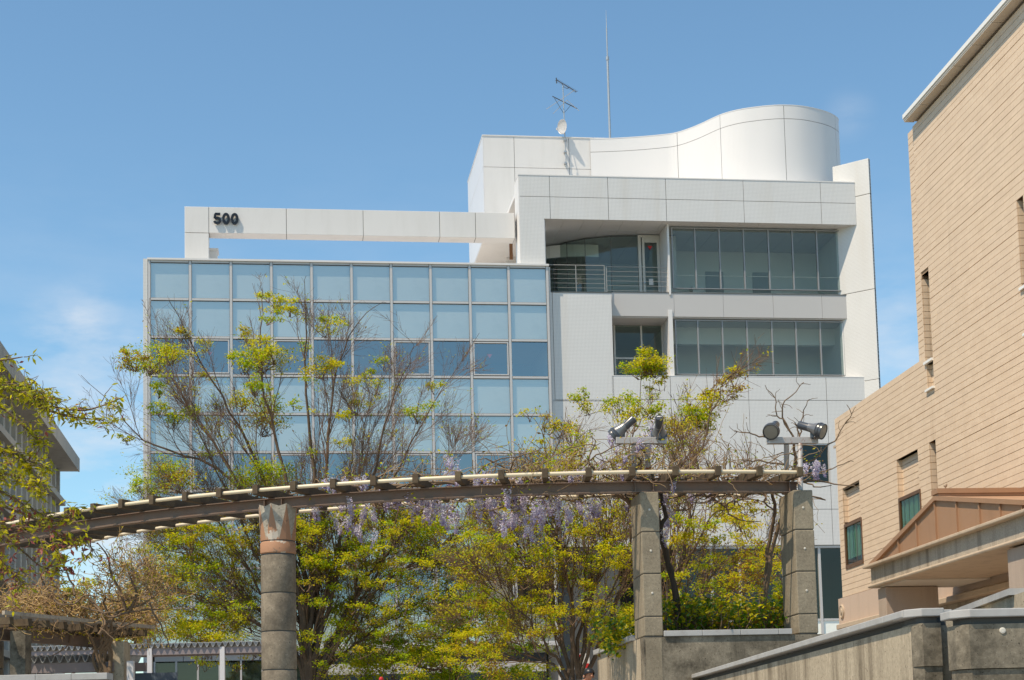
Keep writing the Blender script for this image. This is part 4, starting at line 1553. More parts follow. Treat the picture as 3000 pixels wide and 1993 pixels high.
# ------------------------------------------------------------------ stair side walls at the lower right
SA = math.atan2(-4800, 165)                    # towards the camera
_p = at(2665, 1788, 11.4)
SF = Frame((_p.x, _p.y, 0), SA)
zs_ = _p.z
STW = tag(SF.empty('stair_wall'), 'long stained stair wall with a pale stone coping', 'wall')
fw = .27
MB().box(-12, 0, .0, fw, 0, zs_ - .11).build('wall_face', M['conc_light'], STW)
for k in range(22):
    a = -.53 - k * .53
    MB().box(a + .003, a + .527, -.055, fw + .03, zs_ - .05, zs_).build('coping_stone', M['coping'], STW, bevel=.006)
MB().box(-12, .0, .06, fw - .02, zs_ - .115, zs_ - .052).build('coping_shade_strip', M['joint'], STW)  # dark strip painting in the shadow line under the coping
# front return: block with a corner bevel, slots at the head
br = (at(2741, 1800, 11.4) - SF.o).dot(SF.w)
MB().prism([(-.28, .012), (.02, .0), (.10, .055), (.10, br), (-.28, br)], 0, zs_ - .40).build('end_block', M['conc_dark'], STW)
MB().prism([(-.28, .012), (.03, .0), (.115, .05), (.115, br + .0), (-.28, br)], zs_ - .397, zs_ - .10).build('end_block', M['conc_dark'], STW)
MB().prism([(-.3, -.045), (.03, -.05), (.145, .04), (.145, br + .02), (-.3, br + .02)], zs_ - .055, zs_ + .001).build('coping_stone', M['coping'], STW, bevel=.006)
MB().prism([(-.25, .03), (.05, .03), (.09, .07), (.09, br - .02), (-.25, br - .02)], zs_ - .10, zs_ - .056).build('coping_shade_strip', M['joint'], STW)  # same painted shade under the end block's coping
# right hand wall block
_p2 = at(2799, 1790, 11.0)
RF = Frame((_p2.x, _p2.y, 0), SA)
zr_ = _p2.z
RBW = tag(RF.empty('retaining_wall'), 'dark lichened concrete wall block at the lower right corner', 'wall')
MB().prism([(-.15, .0), (.0, .0), (.10, .06), (.10, 2.4), (-.17, 2.4)], 0, zr_ - .40).build('wall_block', M['conc_dark'], RBW)
MB().prism([(-.17, -.012), (.012, -.012), (.115, .05), (.115, 2.4), (-.17, 2.4)], zr_ - .395, zr_ - .10).build('wall_block', M['conc_dark'], RBW)
MB().prism([(-.17, .03), (.0, .03), (.08, .08), (.08, 2.4), (-.17, 2.4)], zr_ - .10, zr_ - .056).build('coping_shade_strip', M['joint'], RBW)  # dark colour stands in for shade below this coping
for (a, b_) in ((.0, .82), (.824, 1.6), (1.604, 2.4)):
    MB().prism([(-.19, a - (.05 if a == 0 else 0)), (.03 if a == 0 else .145, a - (.05 if a == 0 else 0)), (.145, a + (.05 if a == 0 else 0.0)), (.145, b_), (-.19, b_)], zr_ - .055, zr_).build('coping_stone', M['coping'], RBW, bevel=.006)
for (px, py) in ((2935, 1848),):
    q = onplane(px, py, RF.o + RF.u * .1, RF.u) - RF.o
    MB().lathe([(.022, 0), (.02, .006), (.012, .008)], (.115, q.dot(RF.w), q.z), Vector((1, 0, 0)), 14).build('bolt_cap', M['bolt'], RBW)
# wall seen through the slot, and the sloping coping above
_p3 = at(2740, 1802, 13.2)
TF = Frame((_p3.x, _p3.y, 0), SA)
TW = tag(TF.empty('landing_wall'), 'pale landing wall glimpsed through the slot between the stair walls', 'wall')
MB().box(-.3, .0, -.05, 1.6, 0, _p3.z - .42).box(-.3, .0, -.05, 1.6, _p3.z - .36, _p3.z).build('wall_face', M['conc_light'], TW)
MB().box(-.35, .05, -.05, 1.6, _p3.z - .42, _p3.z - .36).build('coping_stone', M['coping'], TW)
a_, b2 = at(2826, 1779, 14.2), at(3060, 1690, 11.6)
RFm = tag(empty('ramp_wall', (a_.x, a_.y, 0)), 'upper ramp wall with a coping climbing towards the porch piers', 'wall')
d_ = b2 - a_
d2 = Vector((d_.x, d_.y, 0)).normalized()
n2 = Vector((-d2.y, d2.x, 0)) * .28
def slab_seg(t0, t1, h0_, h1_, o0, o1, name, mat):
    p, q = Vector((0, 0, a_.z)) + d_ * t0, Vector((0, 0, a_.z)) + d_ * t1
    n0_, n1_ = n2 * o0, n2 * o1
    c = [p + n0_ + Vector((0, 0, h0_)), q + n0_ + Vector((0, 0, h0_)), q + n1_ + Vector((0, 0, h0_)), p + n1_ + Vector((0, 0, h0_))]
    c += [v + Vector((0, 0, h1_ - h0_)) for v in c]
    mb = MB().hexa(c)
    mb.build(name, mat, RFm)
for k in range(7):
    slab_seg(k / 6 - .5 + .001, (k + 1) / 6 - .5 - .001, -.05, .0, -.15, 1.1, 'coping_stone', M['coping'])
slab_seg(-.5, 1.0, -1.6, -.052, 0, 1, 'wall_face', M['conc_light'])

# ------------------------------------------------------------------ lower left: low wall, corrugated shelters, second pergola
_p = at(20, 1977, 21.5)
_q = at(316, 1978, 21.5)
LW = tag(empty('low_wall', (_q.x, _q.y, 0)), 'low concrete wall with a pale coping under the dry vines', 'wall')
wl = _q.x - _p.x + 1.5
MB().box(-wl, 0, .0, .25, 0, _q.z - .06).build('wall_face', M['conc_dark'], LW)
for k in range(6):
    MB().box(-wl * (k + 1) / 6 + .002, -wl * k / 6, -.04, .29, _q.z - .058, _q.z + .03).build('coping_stone', M['coping'], LW, bevel=.006)


def corrugated(name, label, xl, xr, ytop, Yd, pitch_px, depth, rise, amp, posts, beam_h, grp):
    A, B_ = at(xl, ytop, Yd), at(xr, ytop, Yd)
    o = tag(empty(name, (A.x, A.y, 0)), label, 'shelter', grp)
    wd = B_.x - A.x
    pt = pitch_px * Yd / F
    n = int(wd / pt)
    v, f = [], []
    m = 8
    for i in range(n * m + 1):
        u = i / m * pt
        z = A.z - amp + amp * math.cos(2 * math.pi * i / m)
        for (yy, zz) in ((0, 0), (depth, rise)):
            v += [(u, yy, z + zz), (u, yy, z + zz - .014)]
    for i in range(n * m):
        a = i * 4
        c = a + 4
        f += [(a, c, c + 2, a + 2), (a + 1, a + 3, c + 3, c + 1), (a, a + 1, c + 1, c), (a + 2, c + 2, c + 3, a + 3)]
    me = bpy.data.meshes.new('roof_sheet')
    me.from_pydata(v, [], f)
    me.materials.append(M['asbestos'])
    link('roof_sheet', me, o)
    MB().box(-.02, wd, .05, .16, A.z - 2 * amp - .02 - beam_h, A.z - 2 * amp - .02).build('eave_beam', M['shed_steel'], o)
    MB().box(0, wd, depth - .16, depth - .05, A.z + rise - 2 * amp - .02 - beam_h, A.z + rise - 2 * amp - .02).build('rear_beam', M['shed_steel'], o)
    for px in posts:
        u = at(px, ytop, Yd).x - A.x
        MB().box(u - .05, u + .05, .02, .12, 0, A.z - 2 * amp - .01).build('post', M['post_white'], o)
    return o, A, wd


s1, A1, w1 = corrugated('bicycle_shelter', 'low corrugated shelter roof behind the wall at the lower left', 62, 330, 1921, 25.0, 25, 2.4, .10, .055, (68, 380), .14, 'corrugated shelters')
MB().box(-.02, w1 + .5, 2.3, 2.4, 0, A1.z - .2).build('rear_wall', M['int_dark'], s1)
MB().bar((.35, .07, A1.z - .55), (.08, .07, A1.z - .3), .03, .03).build('brace', M['shed_steel'], s1)
s2, A2, w2 = corrugated('bicycle_shelter', 'longer corrugated shelter roof running right to the round column', 40, 800, 1894, 34.5, 18, 2.6, .10, .05, (437, 650, 790), .13, 'corrugated shelters')
# second pergola with timber planks
A3, B3 = at(10, 1795, 23.0), at(452, 1838, 26.0)
ARB = tag(empty('timber_arbour', (B3.x, B3.y, 0)), 'old timber arbour smothered in dry brown vines', 'arbour')
of = Vector((B3.x, B3.y, 0))
MB().bar(A3 - of, B3 - of, .05, .055).build('edge_plank', M['conc_porch'], ARB)
d3 = (B3 - A3)
side = Vector((-d3.y, d3.x, 0)).normalized()
for k in range(9):
    p = A3 - of + d3 * (k / 9 + .05)
    MB().bar(p + Vector((0, 0, -.1)), p + side * 2.4 + Vector((0, 0, -.1)), .07, .10).build('crosspiece', M['timber'], ARB)
for k in range(4):
    s_ = side * (.35 + k * .55)
    MB().bar(A3 - of + s_ + Vector((0, 0, -.01)), B3 - of + s_ + d3 * -.06 + Vector((0, 0, -.01)), .08, .07).build('plank', M['conc_porch'], ARB)
p = A3 - of + side * .5 + Vector((0, 0, -.26))
MB().bar(p, p + d3 * .86, .10, .16).build('main_beam', M['ibeam'], ARB)
pp = at(347, 1890, 25.2)
MB().box(pp.x - of.x - .12, pp.x - of.x + .115, pp.y - of.y - .12, pp.y - of.y + .3, 0, pp.z + .05).build('post', M['conc_light'], ARB, bevel=.015)
pp = at(60, 1890, 23.6)
MB().box(pp.x - of.x - .12, pp.x - of.x + .1, pp.y - of.y - .1, pp.y - of.y + .2, 0, pp.z + .2).build('post', M['conc_dark'], ARB)

# ------------------------------------------------------------------ banner between the tree stems, red lamp, person
bp = at(1702, 1938, 46.0)
BN = tag(empty('notice_banner', (bp.x, bp.y, GZ)), 'small red and white banner half hidden behind the tree stems', 'banner')
MB().box(-.24, .24, -.01, .01, bp.z - GZ - .22, bp.z - GZ + .22).build('cloth', M['white'], BN)
MB().box(-.22, .02, -.02, -.012, bp.z - GZ + .0, bp.z - GZ + .19).box(.06, .22, -.02, -.012, bp.z - GZ - .19, bp.z - GZ - .06).build('red_print', M['red'], BN)
MB().tube([(-.24, .02, 0), (-.24, .02, bp.z - GZ + .24)], .015, 6).build('pole', M['steel'], BN)
MB().tube([(.24, .02, 0), (.24, .02, bp.z - GZ + .24)], .015, 6).build('pole', M['steel'], BN)
lp_ = at(1117, 1990, 32.0)
RL = tag(empty('hydrant_lamp', (lp_.x, lp_.y, GZ)), 'red globe lamp on a post at the bottom edge under the trees', 'lamp')
MB().lathe([(.0, -.045), (.03, -.04), (.045, -.01), (.045, .01), (.03, .04), (0, .048)], (0, 0, lp_.z - GZ), Vector((0, 0, 1)), 18).build('globe', M['red'], RL, smooth=True)
MB().tube([(0, 0, 0), (0, 0, lp_.z - GZ - .04)], .025, 10).lathe([(.045, 0), (.045, .03)], (0, 0, lp_.z - GZ - .06)).build('post', M['steel'], RL)


def skin_body(name, joints, edges, radii, mats, parent, sub=2):
    me = bpy.data.meshes.new(name)
    me.from_pydata(joints, edges, [])
    me.materials.append(mats)
    o = link(name, me, parent)
    md = o.modifiers.new('skin', 'SKIN')
    for v, r in zip(me.skin_vertices[0].data, radii):
        v.radius = r if isinstance(r, tuple) else (r, r)
    me.skin_vertices[0].data[0].use_root = True
    md.use_smooth_shade = True
    ss = o.modifiers.new('subdivision', 'SUBSURF')
    ss.levels = ss.render_levels = sub
    return o


hp = at(1722, 1958, 30.0)
hz = hp.z - GZ                                 # top of the head
PS = tag(empty('person', (hp.x, hp.y, GZ), math.radians(25)), 'dark haired person in a white shirt looking down beside the planter wall', 'person')
k_ = hz / 1.72
J = [(0, 0, .93), (0, .0, 1.12), (0, .07, 1.42), (0, .05, 1.49), (0, -.01, 1.53), (0, -.06, 1.60), (0, -.05, 1.67),
     (-.18, .07, 1.45), (-.25, .0, 1.10), (-.20, -.16, .92), (-.17, -.23, .88), (.18, .07, 1.45), (.25, .0, 1.10), (.20, -.16, .92), (.17, -.23, .88),
     (-.09, 0, .88), (-.10, -.01, .48), (-.10, .02, .07), (-.10, -.12, .03), (.09, 0, .88), (.10, .06, .48), (.10, .10, .07), (.10, -.04, .03)]
E = [(0, 1), (1, 2), (2, 3), (3, 4), (4, 5), (5, 6), (2, 7), (7, 8), (8, 9), (9, 10), (2, 11), (11, 12), (12, 13), (13, 14), (0, 15), (15, 16), (16, 17), (17, 18), (0, 19), (19, 20), (20, 21), (21, 22)]
Rr = [(.14, .10), (.135, .09), (.15, .09), .052, .062, (.075, .09), (.065, .075), .05, .038, .03, .035, .05, .038, .03, .035, .08, .055, .038, .035, .08, .055, .038, .035]
J = [tuple(c * k_ for c in j) for j in J]
skin_body('body', J, E, Rr, M['skin'], PS)
sj, se = [J[i] for i in (0, 1, 2, 7, 8, 11, 12)], [(0, 1), (1, 2), (2, 3), (3, 4), (2, 5), (5, 6)]
skin_body('shirt', sj, se, [(.165, .125), (.155, .115), (.17, .105), .068, .058, .068, .058], M['shirt'], PS)
tj = [J[i] for i in (0, 15, 16, 17, 19, 20, 21)]
skin_body('trousers', tj, [(0, 1), (1, 2), (2, 3), (0, 4), (4, 5), (5, 6)], [(.15, .115), .095, .07, .058, .095, .07, .058], M['trousers'], PS)
hm = MB()
hc = Vector((0, -.045, 1.625)) * k_
N1, N2 = 10, 16
for i in range(N1 + 1):
    t = math.pi * .62 * i / N1
    for j in range(N2):
        a = 2 * math.pi * j / N2
        front = max(0, -math.sin(a))
        tt = t * (1 - .22 * front)
        hm.v.append((hc.x + .102 * math.sin(tt) * math.cos(a), hc.y + .118 * math.sin(tt) * math.sin(a), hc.z + .098 * math.cos(tt)))
for i in range(N1):
    for j in range(N2):
        j2 = (j + 1) % N2
        hm.f.append((i * N2 + j, (i + 1) * N2 + j, (i + 1) * N2 + j2, i * N2 + j2))
        hm.m.append(0)
hm.build('hair', M['hair'], PS, smooth=True)
for sg in (-1, 1):
    MB().lathe([(.0, -.012), (.022, -.008), (.028, .0), (.022, .008), (.0, .012)], Vector((sg * .098, -.02, 1.565)) * k_, Vector((1, .2 * sg, 0)), 12).build('ear', M['skin'], PS, smooth=True)
MB().lathe([(.016, 0), (.012, .02), (.0, .03)], Vector((0, -.145, 1.575)) * k_, Vector((0, -1, -.3)), 10).build('nose', M['skin'], PS, smooth=True)

# ================================================================== planting
DENS = 24
class Curves:
    """many tapered stems gathered into one mesh"""

    def __init__(self):
        self.g = {}

    def add(self, pts, radii):
        self.g.setdefault(len(pts), []).append((pts, radii))

    def arrays(self, sides):
        V, Fq, base = [], [], 0
        for n, lst in self.g.items():
            P = np.array([p for p, _ in lst], np.float64)
            R = np.array([r for _, r in lst], np.float64)
            m = len(lst)
            T = np.empty_like(P)
            T[:, 1:-1] = P[:, 2:] - P[:, :-2]
            T[:, 0] = P[:, 1] - P[:, 0]
            T[:, -1] = P[:, -1] - P[:, -2]
            T /= np.linalg.norm(T, axis=2, keepdims=True) + 1e-9
            ref = np.array([.31, .82, .48])
            A = np.cross(T, ref)
            A /= np.linalg.norm(A, axis=2, keepdims=True) + 1e-9
            B_ = np.cross(T, A)
            ang = np.arange(sides) * 2 * np.pi / sides
            ring = (A[:, :, None, :] * np.cos(ang)[None, None, :, None] + B_[:, :, None, :] * np.sin(ang)[None, None, :, None]) * R[:, :, None, None]
            V.append((P[:, :, None, :] + ring).reshape(-1, 3))
            i = np.arange(m)[:, None, None] * (n * sides) + np.arange(n - 1)[None, :, None] * sides + base
            k = np.arange(sides)[None, None, :]
            k2 = (k + 1) % sides
            Fq.append(np.stack([i + k, i + k2, i + sides + k2, i + sides + k], -1).reshape(-1, 4))
            base += m * n * sides
        return np.concatenate(V), np.concatenate(Fq)

    def build(self, name, mat, parent=None, sides=5, origin=(0, 0, 0), smooth=True):
        V, Fq = self.arrays(sides)
        return link(name, npmesh(name, V - np.array(origin), Fq, [mat], smooth=smooth), parent)


def unit(v):
    return v / (np.linalg.norm(v) + 1e-9)


def polyline(pts, n):
    """resample a Catmull-Rom curve through pts to n points"""
    P = np.array(pts, float)
    out = []
    m = len(P) - 1
    for s in np.linspace(0, m, n):
        i = min(int(s), m - 1)
        t = s - i
        p0, p1, p2, p3 = P[max(i - 1, 0)], P[i], P[i + 1], P[min(i + 2, m)]
        out.append(.5 * (2 * p1 + (p2 - p0) * t + (2 * p0 - 5 * p1 + 4 * p2 - p3) * t * t + (3 * p1 - p0 - 3 * p2 + p3) * t ** 3))
    return np.array(out)


def leaves(C, N, size, wid, rng, droop=.25, up=.3, fold=.18):
    """C (n,3) leaf bases; returns folded lozenge leaves as two triangles-quads"""
    n = len(C)
    d = rng.normal(size=(n, 3))
    d[:, 2] = d[:, 2] * .6 - droop
    d /= np.linalg.norm(d, axis=1, keepdims=True)
    q = rng.normal(size=(n, 3))
    q[:, 2] += up * 3
    s = np.cross(d, q)
    s /= np.linalg.norm(s, axis=1, keepdims=True) + 1e-9
    nn = np.cross(s, d)
    L_ = (size * rng.uniform(.65, 1.3, n))[:, None]
    W_ = L_ * wid
    a = C
    b_ = C + d * L_ * .45 + s * W_ * .5 + nn * W_ * fold
    c = C + d * L_
    e = C + d * L_ * .45 - s * W_ * .5 + nn * W_ * fold
    V = np.stack([a, b_, c, e], 1).reshape(-1, 3)
    Fq = np.arange(n * 4).reshape(-1, 4)
    return V, Fq


def branch_out(rng, pts, r0, r1, lvl, spec, cur, tips):
    """add a limb and grow its side shoots"""
    n = len(pts)
    cur[min(lvl, len(cur) - 1)].add(pts, np.linspace(r0, r1, n))
    if lvl >= spec['levels']:
        tips.append((pts[-1], pts[n // 2], unit(pts[-1] - pts[0])))
        return
    seg = np.linalg.norm(np.diff(pts, axis=0), axis=1)
    Ltot = seg.sum()
    cnt = rng.poisson(spec['n'][lvl])
    for j in range(cnt):
        t = rng.uniform(spec['t0'][lvl], 1.0)
        i = min(int(t * (n - 1)), n - 2)
        f = t * (n - 1) - i
        p = pts[i] * (1 - f) + pts[i + 1] * f
        tan = unit(pts[i + 1] - pts[i])
        ax = unit(np.cross(tan, rng.normal(size=3)))
        a = rng.uniform(*spec['ang'][lvl])
        d = unit(tan * math.cos(a) + ax * math.sin(a))
        ln = spec['len'][lvl] * rng.uniform(.5, 1.25) * (1.15 - .8 * t)
        k = spec['pts'][lvl]
        q = [p]
        for s in range(k - 1):
            d = unit(d + rng.normal(size=3) * spec['wob'] + np.array([0, 0, spec['up']]))
            q.append(q[-1] + d * ln / (k - 1))
        env = spec.get('env')
        if env is not None:
            ex, ey = project(q[-1][None] if isinstance(q, np.ndarray) else np.array(q[-1])[None])
            if ey[0] < np.interp(ex[0], env[0], env[1]) + rng.uniform(-40, 70):
                q = p + (np.array(q) - p) * rng.uniform(.18, .45)
                cur[-1].add(q, np.linspace(spec['rmin'] * 1.2, spec['rmin'] * .7, len(q)))
                tips.append((q[-1], q[len(q) // 2], unit(q[-1] - q[0])))
                continue
        rr0 = max(spec['rmin'], (r0 + (r1 - r0) * t) * spec['rs'])
        branch_out(rng, np.array(q), rr0, max(spec['rmin'] * .7, rr0 * .4), lvl + 1, spec, cur, tips)


def project(P):
    """photo pixel of world points (n,3); used to thin leaves where the crown is still bare"""
    d = P - np.array(EYE)
    z = d @ np.array(FWD)
    return CX + F * (d @ np.array(RIGHT)) / z, CY - F * (d @ np.array(UP)) / z


def tree(name, label, base_px, Y, limbs, spec, clumps, regions, lsize, mats, weights, group, seed, tipleaf=.1, trunk_r=.17, cat='tree', spread=2.2, bare_above=None):
    rng = np.random.default_rng(seed)
    b0 = at(base_px[0], base_px[1], Y)
    root = tag(empty(name, (b0.x, b0.y, GZ)), label, cat, group)
    org = np.array([b0.x, b0.y, GZ])
    cur, tips = [Curves(), Curves(), Curves(), Curves()], []
    trunks = Curves()
    for li, (limb, r0, dy) in enumerate(limbs):
        n = len(limb)
        pts = [np.array(at(x, y, Y + dy * (k / (n - 1)) ** 1.2)) for k, (x, y) in enumerate(limb)]
        first = pts[0]
        foot = np.array([b0.x + (first[0] - b0.x) * .5, b0.y + rng.uniform(-.1, .1), GZ - .05])
        P = polyline([foot] + pts, 26)
        P[4:] += rng.normal(size=P[4:].shape) * .03
        trunks.add(P, np.concatenate([np.linspace(r0 * 1.1, r0 * .72, 6), r0 * .7 * np.linspace(1, 0, 20) ** 1.25 + .0045]))
        branch_out(rng, P[5:], r0 * .8, .015, 0, spec, [Curves()] + cur[1:], tips)
    trunks.build('trunk', M['bark'], root, 7, org)
    allc = Curves()
    for c in cur[1:]:
        for k, v in c.g.items():
            allc.g.setdefault(k, []).extend(v)
    C_, Cm = [], []
    nm = len(mats)
    w = np.array(weights, float)
    w /= w.sum()

    def clump(cx, cy, r, dens=1.0, Yc=None, flat=.55):
        Yc = Yc if Yc is not None else Y + rng.uniform(-spread, spread)
        c = np.array(at(cx, cy, Yc))
        R = r * Yc / F
        n = int(dens * DENS * (R / lsize) ** 1.6) + 6
        # a few sprays inside the clump rather than an even ball
        k = max(3, int(n / 60))
        sc_ = rng.normal(size=(k, 3)) * np.array([.55, .55, .55 * flat]) * R + c
        idx = rng.integers(0, k, n)
        p = sc_[idx] + rng.normal(size=(n, 3)) * np.array([.27, .27, .13]) * R
        hue = rng.choice(nm, p=w)
        m = np.where(rng.random(n) < .5, hue, rng.choice(nm, n, p=w))
        C_.append(p)
        Cm.append(m)
        for s in range(k):                         # twigs carrying the sprays
            st = c + np.array([rng.normal() * .15 * R, rng.normal() * .15 * R, -R * .9])
            mid = (st + sc_[s]) / 2 + rng.normal(size=3) * .1 * R
            allc.add(polyline([st, mid, sc_[s]], 4), np.array([.010, .008, .006, .004]))

    for c in clumps:
        clump(c[0], c[1], c[2] * 1.08, c[3] * 1.7, *c[4:])
    for (x0, x1, y0, y1, n, r0, r1, dens) in regions:
        for _ in range(n):
            clump(rng.uniform(x0, x1), rng.uniform(y0, y1), rng.uniform(r0, r1), dens, None, .4)
    if tips and tipleaf > 0:
        tp = np.array([t[0] for t in tips])
        px, py = project(tp)
        pr = np.full(len(tp), tipleaf)
        if bare_above is not None:
            pr = np.where(py < bare_above, tipleaf * .22, tipleaf)
        keep = tp[rng.random(len(tp)) < pr]
        if len(keep):
            k = rng.integers(2, 7, len(keep))
            p = np.repeat(keep, k, 0) + rng.normal(size=(k.sum(), 3)) * .07
            C_.append(p)
            Cm.append(rng.choice(nm, len(p), p=w))
    allc.build('branches', M['twig'], root, 3, org)
    C_, Cm = np.concatenate(C_), np.concatenate(Cm)
    V, Fq = leaves(C_, None, lsize, .55, rng, .2, .8)
    link('crown', npmesh('crown', V - org, Fq, mats, Cm), root)
    return root


LM = [M['leaf_g'], M['leaf_y'], M['leaf_o'], M['leaf_b']]
SPEC = dict(levels=3, n=(17, 8, 5), t0=(.10, .12, .15), ang=((.18, .48), (.22, .6), (.3, .9)), len=(2.6, 1.25, .6), pts=(8, 6, 4), wob=.085, up=.05, rs=.5, rmin=.0045)

T1L = [([(900, 1990), (830, 1860), (700, 1730), (560, 1640), (440, 1590)], .05, .4), ([(915, 1990), (1000, 1820), (1130, 1690), (1290, 1640), (1400, 1620)], .05, -.6), ([(890, 1985), (800, 1800), (680, 1600), (600, 1480), (520, 1420)], .055, -.2), ([(925, 1990), (1040, 1800), (1150, 1600), (1260, 1450), (1330, 1340)], .055, -1.0), ([(912, 1990), (950, 1760), (1000, 1560), (1030, 1380), (1040, 1230)], .055, -.8), ([(905, 1990), (903, 1880), (905, 1760), (915, 1640), (925, 1540)], .17, .2), ([(893, 1985), (885, 1800), (850, 1620), (700, 1430), (560, 1335), (430, 1292), (345, 1205), (235, 1100)], .085, -1.0),
       ([(895, 1975), (880, 1780), (800, 1560), (640, 1330), (545, 1180), (470, 1050), (430, 960)], .085, 1.5),
       ([(900, 1975), (870, 1740), (815, 1500), (720, 1290), (620, 1120), (540, 960), (490, 880)], .08, -1.5),
       ([(905, 1975), (890, 1700), (850, 1450), (800, 1250), (765, 1080), (770, 900), (765, 830)], .085, 1.0),
       ([(910, 1980), (915, 1700), (918, 1450), (905, 1250), (895, 1050), (893, 900), (895, 812)], .09, -.6),
       ([(915, 1980), (930, 1740), (945, 1500), (965, 1260), (985, 1090), (1060, 930), (1130, 885)], .08, 1.8),
       ([(920, 1985), (960, 1780), (1010, 1600), (1090, 1400), (1140, 1210), (1190, 1080), (1210, 1000)], .08, -1.6),
       ([(930, 1990), (990, 1850), (1070, 1690), (1112, 1650), (1125, 1500), (1200, 1310), (1290, 1150), (1400, 985)], .085, .8),
       ([(930, 1990), (1010, 1870), (1110, 1720), (1300, 1590), (1420, 1480), (1480, 1440)], .07, -1.2),
       ([(895, 1990), (820, 1880), (700, 1800), (560, 1740), (450, 1720)], .06, -1.5),
       ([(890, 1985), (790, 1820), (640, 1680), (500, 1560), (430, 1500)], .06, 1.6),
       ([(935, 1995), (1050, 1880), (1200, 1780), (1370, 1700)], .055, 1.4),
       ([(905, 1985), (940, 1820), (980, 1640), (1040, 1440), (1070, 1250), (1120, 1100)], .07, 2.2),
       ([(900, 1985), (850, 1800), (760, 1640), (690, 1480), (600, 1300), (560, 1180)], .07, -2.4)]
T1C = [(820, 886, 36, 1.1), (790, 868, 22, 1), (850, 905, 28, 1), (785, 930, 26, 1), (527, 979, 26, .9), (445, 1042, 58, 1.1), (400, 1050, 42, 1), (500, 1035, 40, .9), (375, 1035, 24, .9), (430, 1075, 30, .9),
       (763, 1042, 58, 1.2), (800, 1030, 42, 1), (720, 1060, 42, 1), (680, 1050, 26, .8), (724, 985, 30, .8), (953, 953, 40, .7), (960, 925, 22, .7), (941, 1068, 48, .9), (985, 1075, 28, .8), (905, 1020, 24, .6), (750, 1131, 34, 1.1), (712, 1169, 40, 1.1),
       (775, 1220, 62, 1.0), (800, 1190, 40, .9), (1100, 1118, 42, .55), (1080, 1095, 28, .5), (1042, 1188, 32, .9), (1020, 1215, 24, .8), (1220, 1201, 44, .8), (1271, 1131, 28, .6), (1130, 1060, 30, .35), (470, 1144, 26, .9), (508, 1220, 40, .8), (470, 1195, 30, .8),
       (480, 1373, 62, 1.2), (520, 1400, 50, 1), (440, 1440, 40, .9), (763, 1385, 74, 1.0), (820, 1400, 50, .9), (720, 1420, 50, .9), (369, 1284, 22, .8), (320, 1190, 30, .5), (345, 1230, 26, .5), (600, 1010, 26, .5), (585, 1100, 30, .5), (410, 1420, 24, .7),
       (940, 1658, 42, 1.6), (925, 1640, 26, 1.2), (640, 1250, 30, .4), (860, 1180, 26, .4), (1000, 1290, 30, .4)]
T1R = [(430, 760, 1490, 1640, 44, 26, 54, .75), (410, 640, 1640, 1900, 50, 26, 58, .8), (640, 760, 1640, 1900, 26, 24, 46, .5), (560, 760, 1780, 1960, 18, 26, 50, .6), (880, 1340, 1490, 1640, 50, 26, 52, .6), (960, 1380, 1600, 1800, 44, 26, 52, .5), (1130, 1330, 1490, 1560, 18, 30, 50, .9),
       (860, 1300, 1800, 1990, 40, 26, 50, .7), (870, 1150, 1560, 1800, 40, 24, 48, .5), (1050, 1400, 1560, 1850, 34, 24, 48, .5), (640, 1150, 1100, 1350, 12, 18, 30, .3), (450, 620, 1080, 1330, 8, 18, 30, .35), (780, 880, 1480, 1560, 8, 30, 50, .8)]
SPEC1 = dict(SPEC, n=(18, 9, 6), rs=.38, rmin=.0034, len=(2.3, 1.25, .62), env=((200, 300, 430, 560, 640, 760, 893, 1000, 1130, 1220, 1400, 1500, 1560), (1150, 1020, 890, 880, 840, 830, 790, 860, 870, 920, 960, 1200, 1400)))
tree('zelkova_tree', 'tall half bare tree with twiggy fan crown in front of the blue glass wall', (908, 1990), 40.0, T1L, SPEC1, T1C, T1R, .064, LM, (.42, .42, .10, .06), 'trees behind the pergola', 21, .25, bare_above=1430)

SPEC2 = dict(SPEC, env=((1300, 1400, 1500, 1600, 1700, 1830, 1890, 1950, 2100, 2200, 2300), (1480, 1400, 1300, 1230, 1200, 1150, 1030, 1150, 1080, 1090, 1300)), n=(17, 8, 5), len=(2.0, 1.05, .5))
T2L = [([(1668, 1990), (1640, 1830), (1570, 1680), (1460, 1570), (1380, 1500)], .06, 1.0),
       ([(1680, 1990), (1670, 1770), (1640, 1600), (1605, 1450), (1590, 1300), (1600, 1215)], .065, -1.0),
       ([(1700, 1985), (1720, 1800), (1770, 1620), (1820, 1420), (1865, 1220), (1890, 1050)], .07, .8),
       ([(1715, 1985), (1780, 1850), (1840, 1660), (1930, 1470), (1985, 1320), (2030, 1210), (2140, 1085)], .07, -.5),
       ([(1660, 1992), (1580, 1860), (1490, 1760), (1390, 1690)], .05, -1.3),
       ([(1690, 1985), (1715, 1720), (1705, 1520), (1690, 1380), (1680, 1270)], .06, 1.5),
       ([(1705, 1990), (1750, 1830), (1800, 1720), (1850, 1560), (1860, 1450)], .055, -1.8),
       ([(1675, 1990), (1600, 1780), (1530, 1620), (1470, 1480), (1430, 1400)], .055, 1.8),
       ([(1650, 1995), (1560, 1920), (1450, 1850), (1360, 1820)], .045, 1.0),
       ([(1690, 1990), (1660, 1700), (1580, 1520), (1540, 1420), (1530, 1350)], .055, -1.4)]
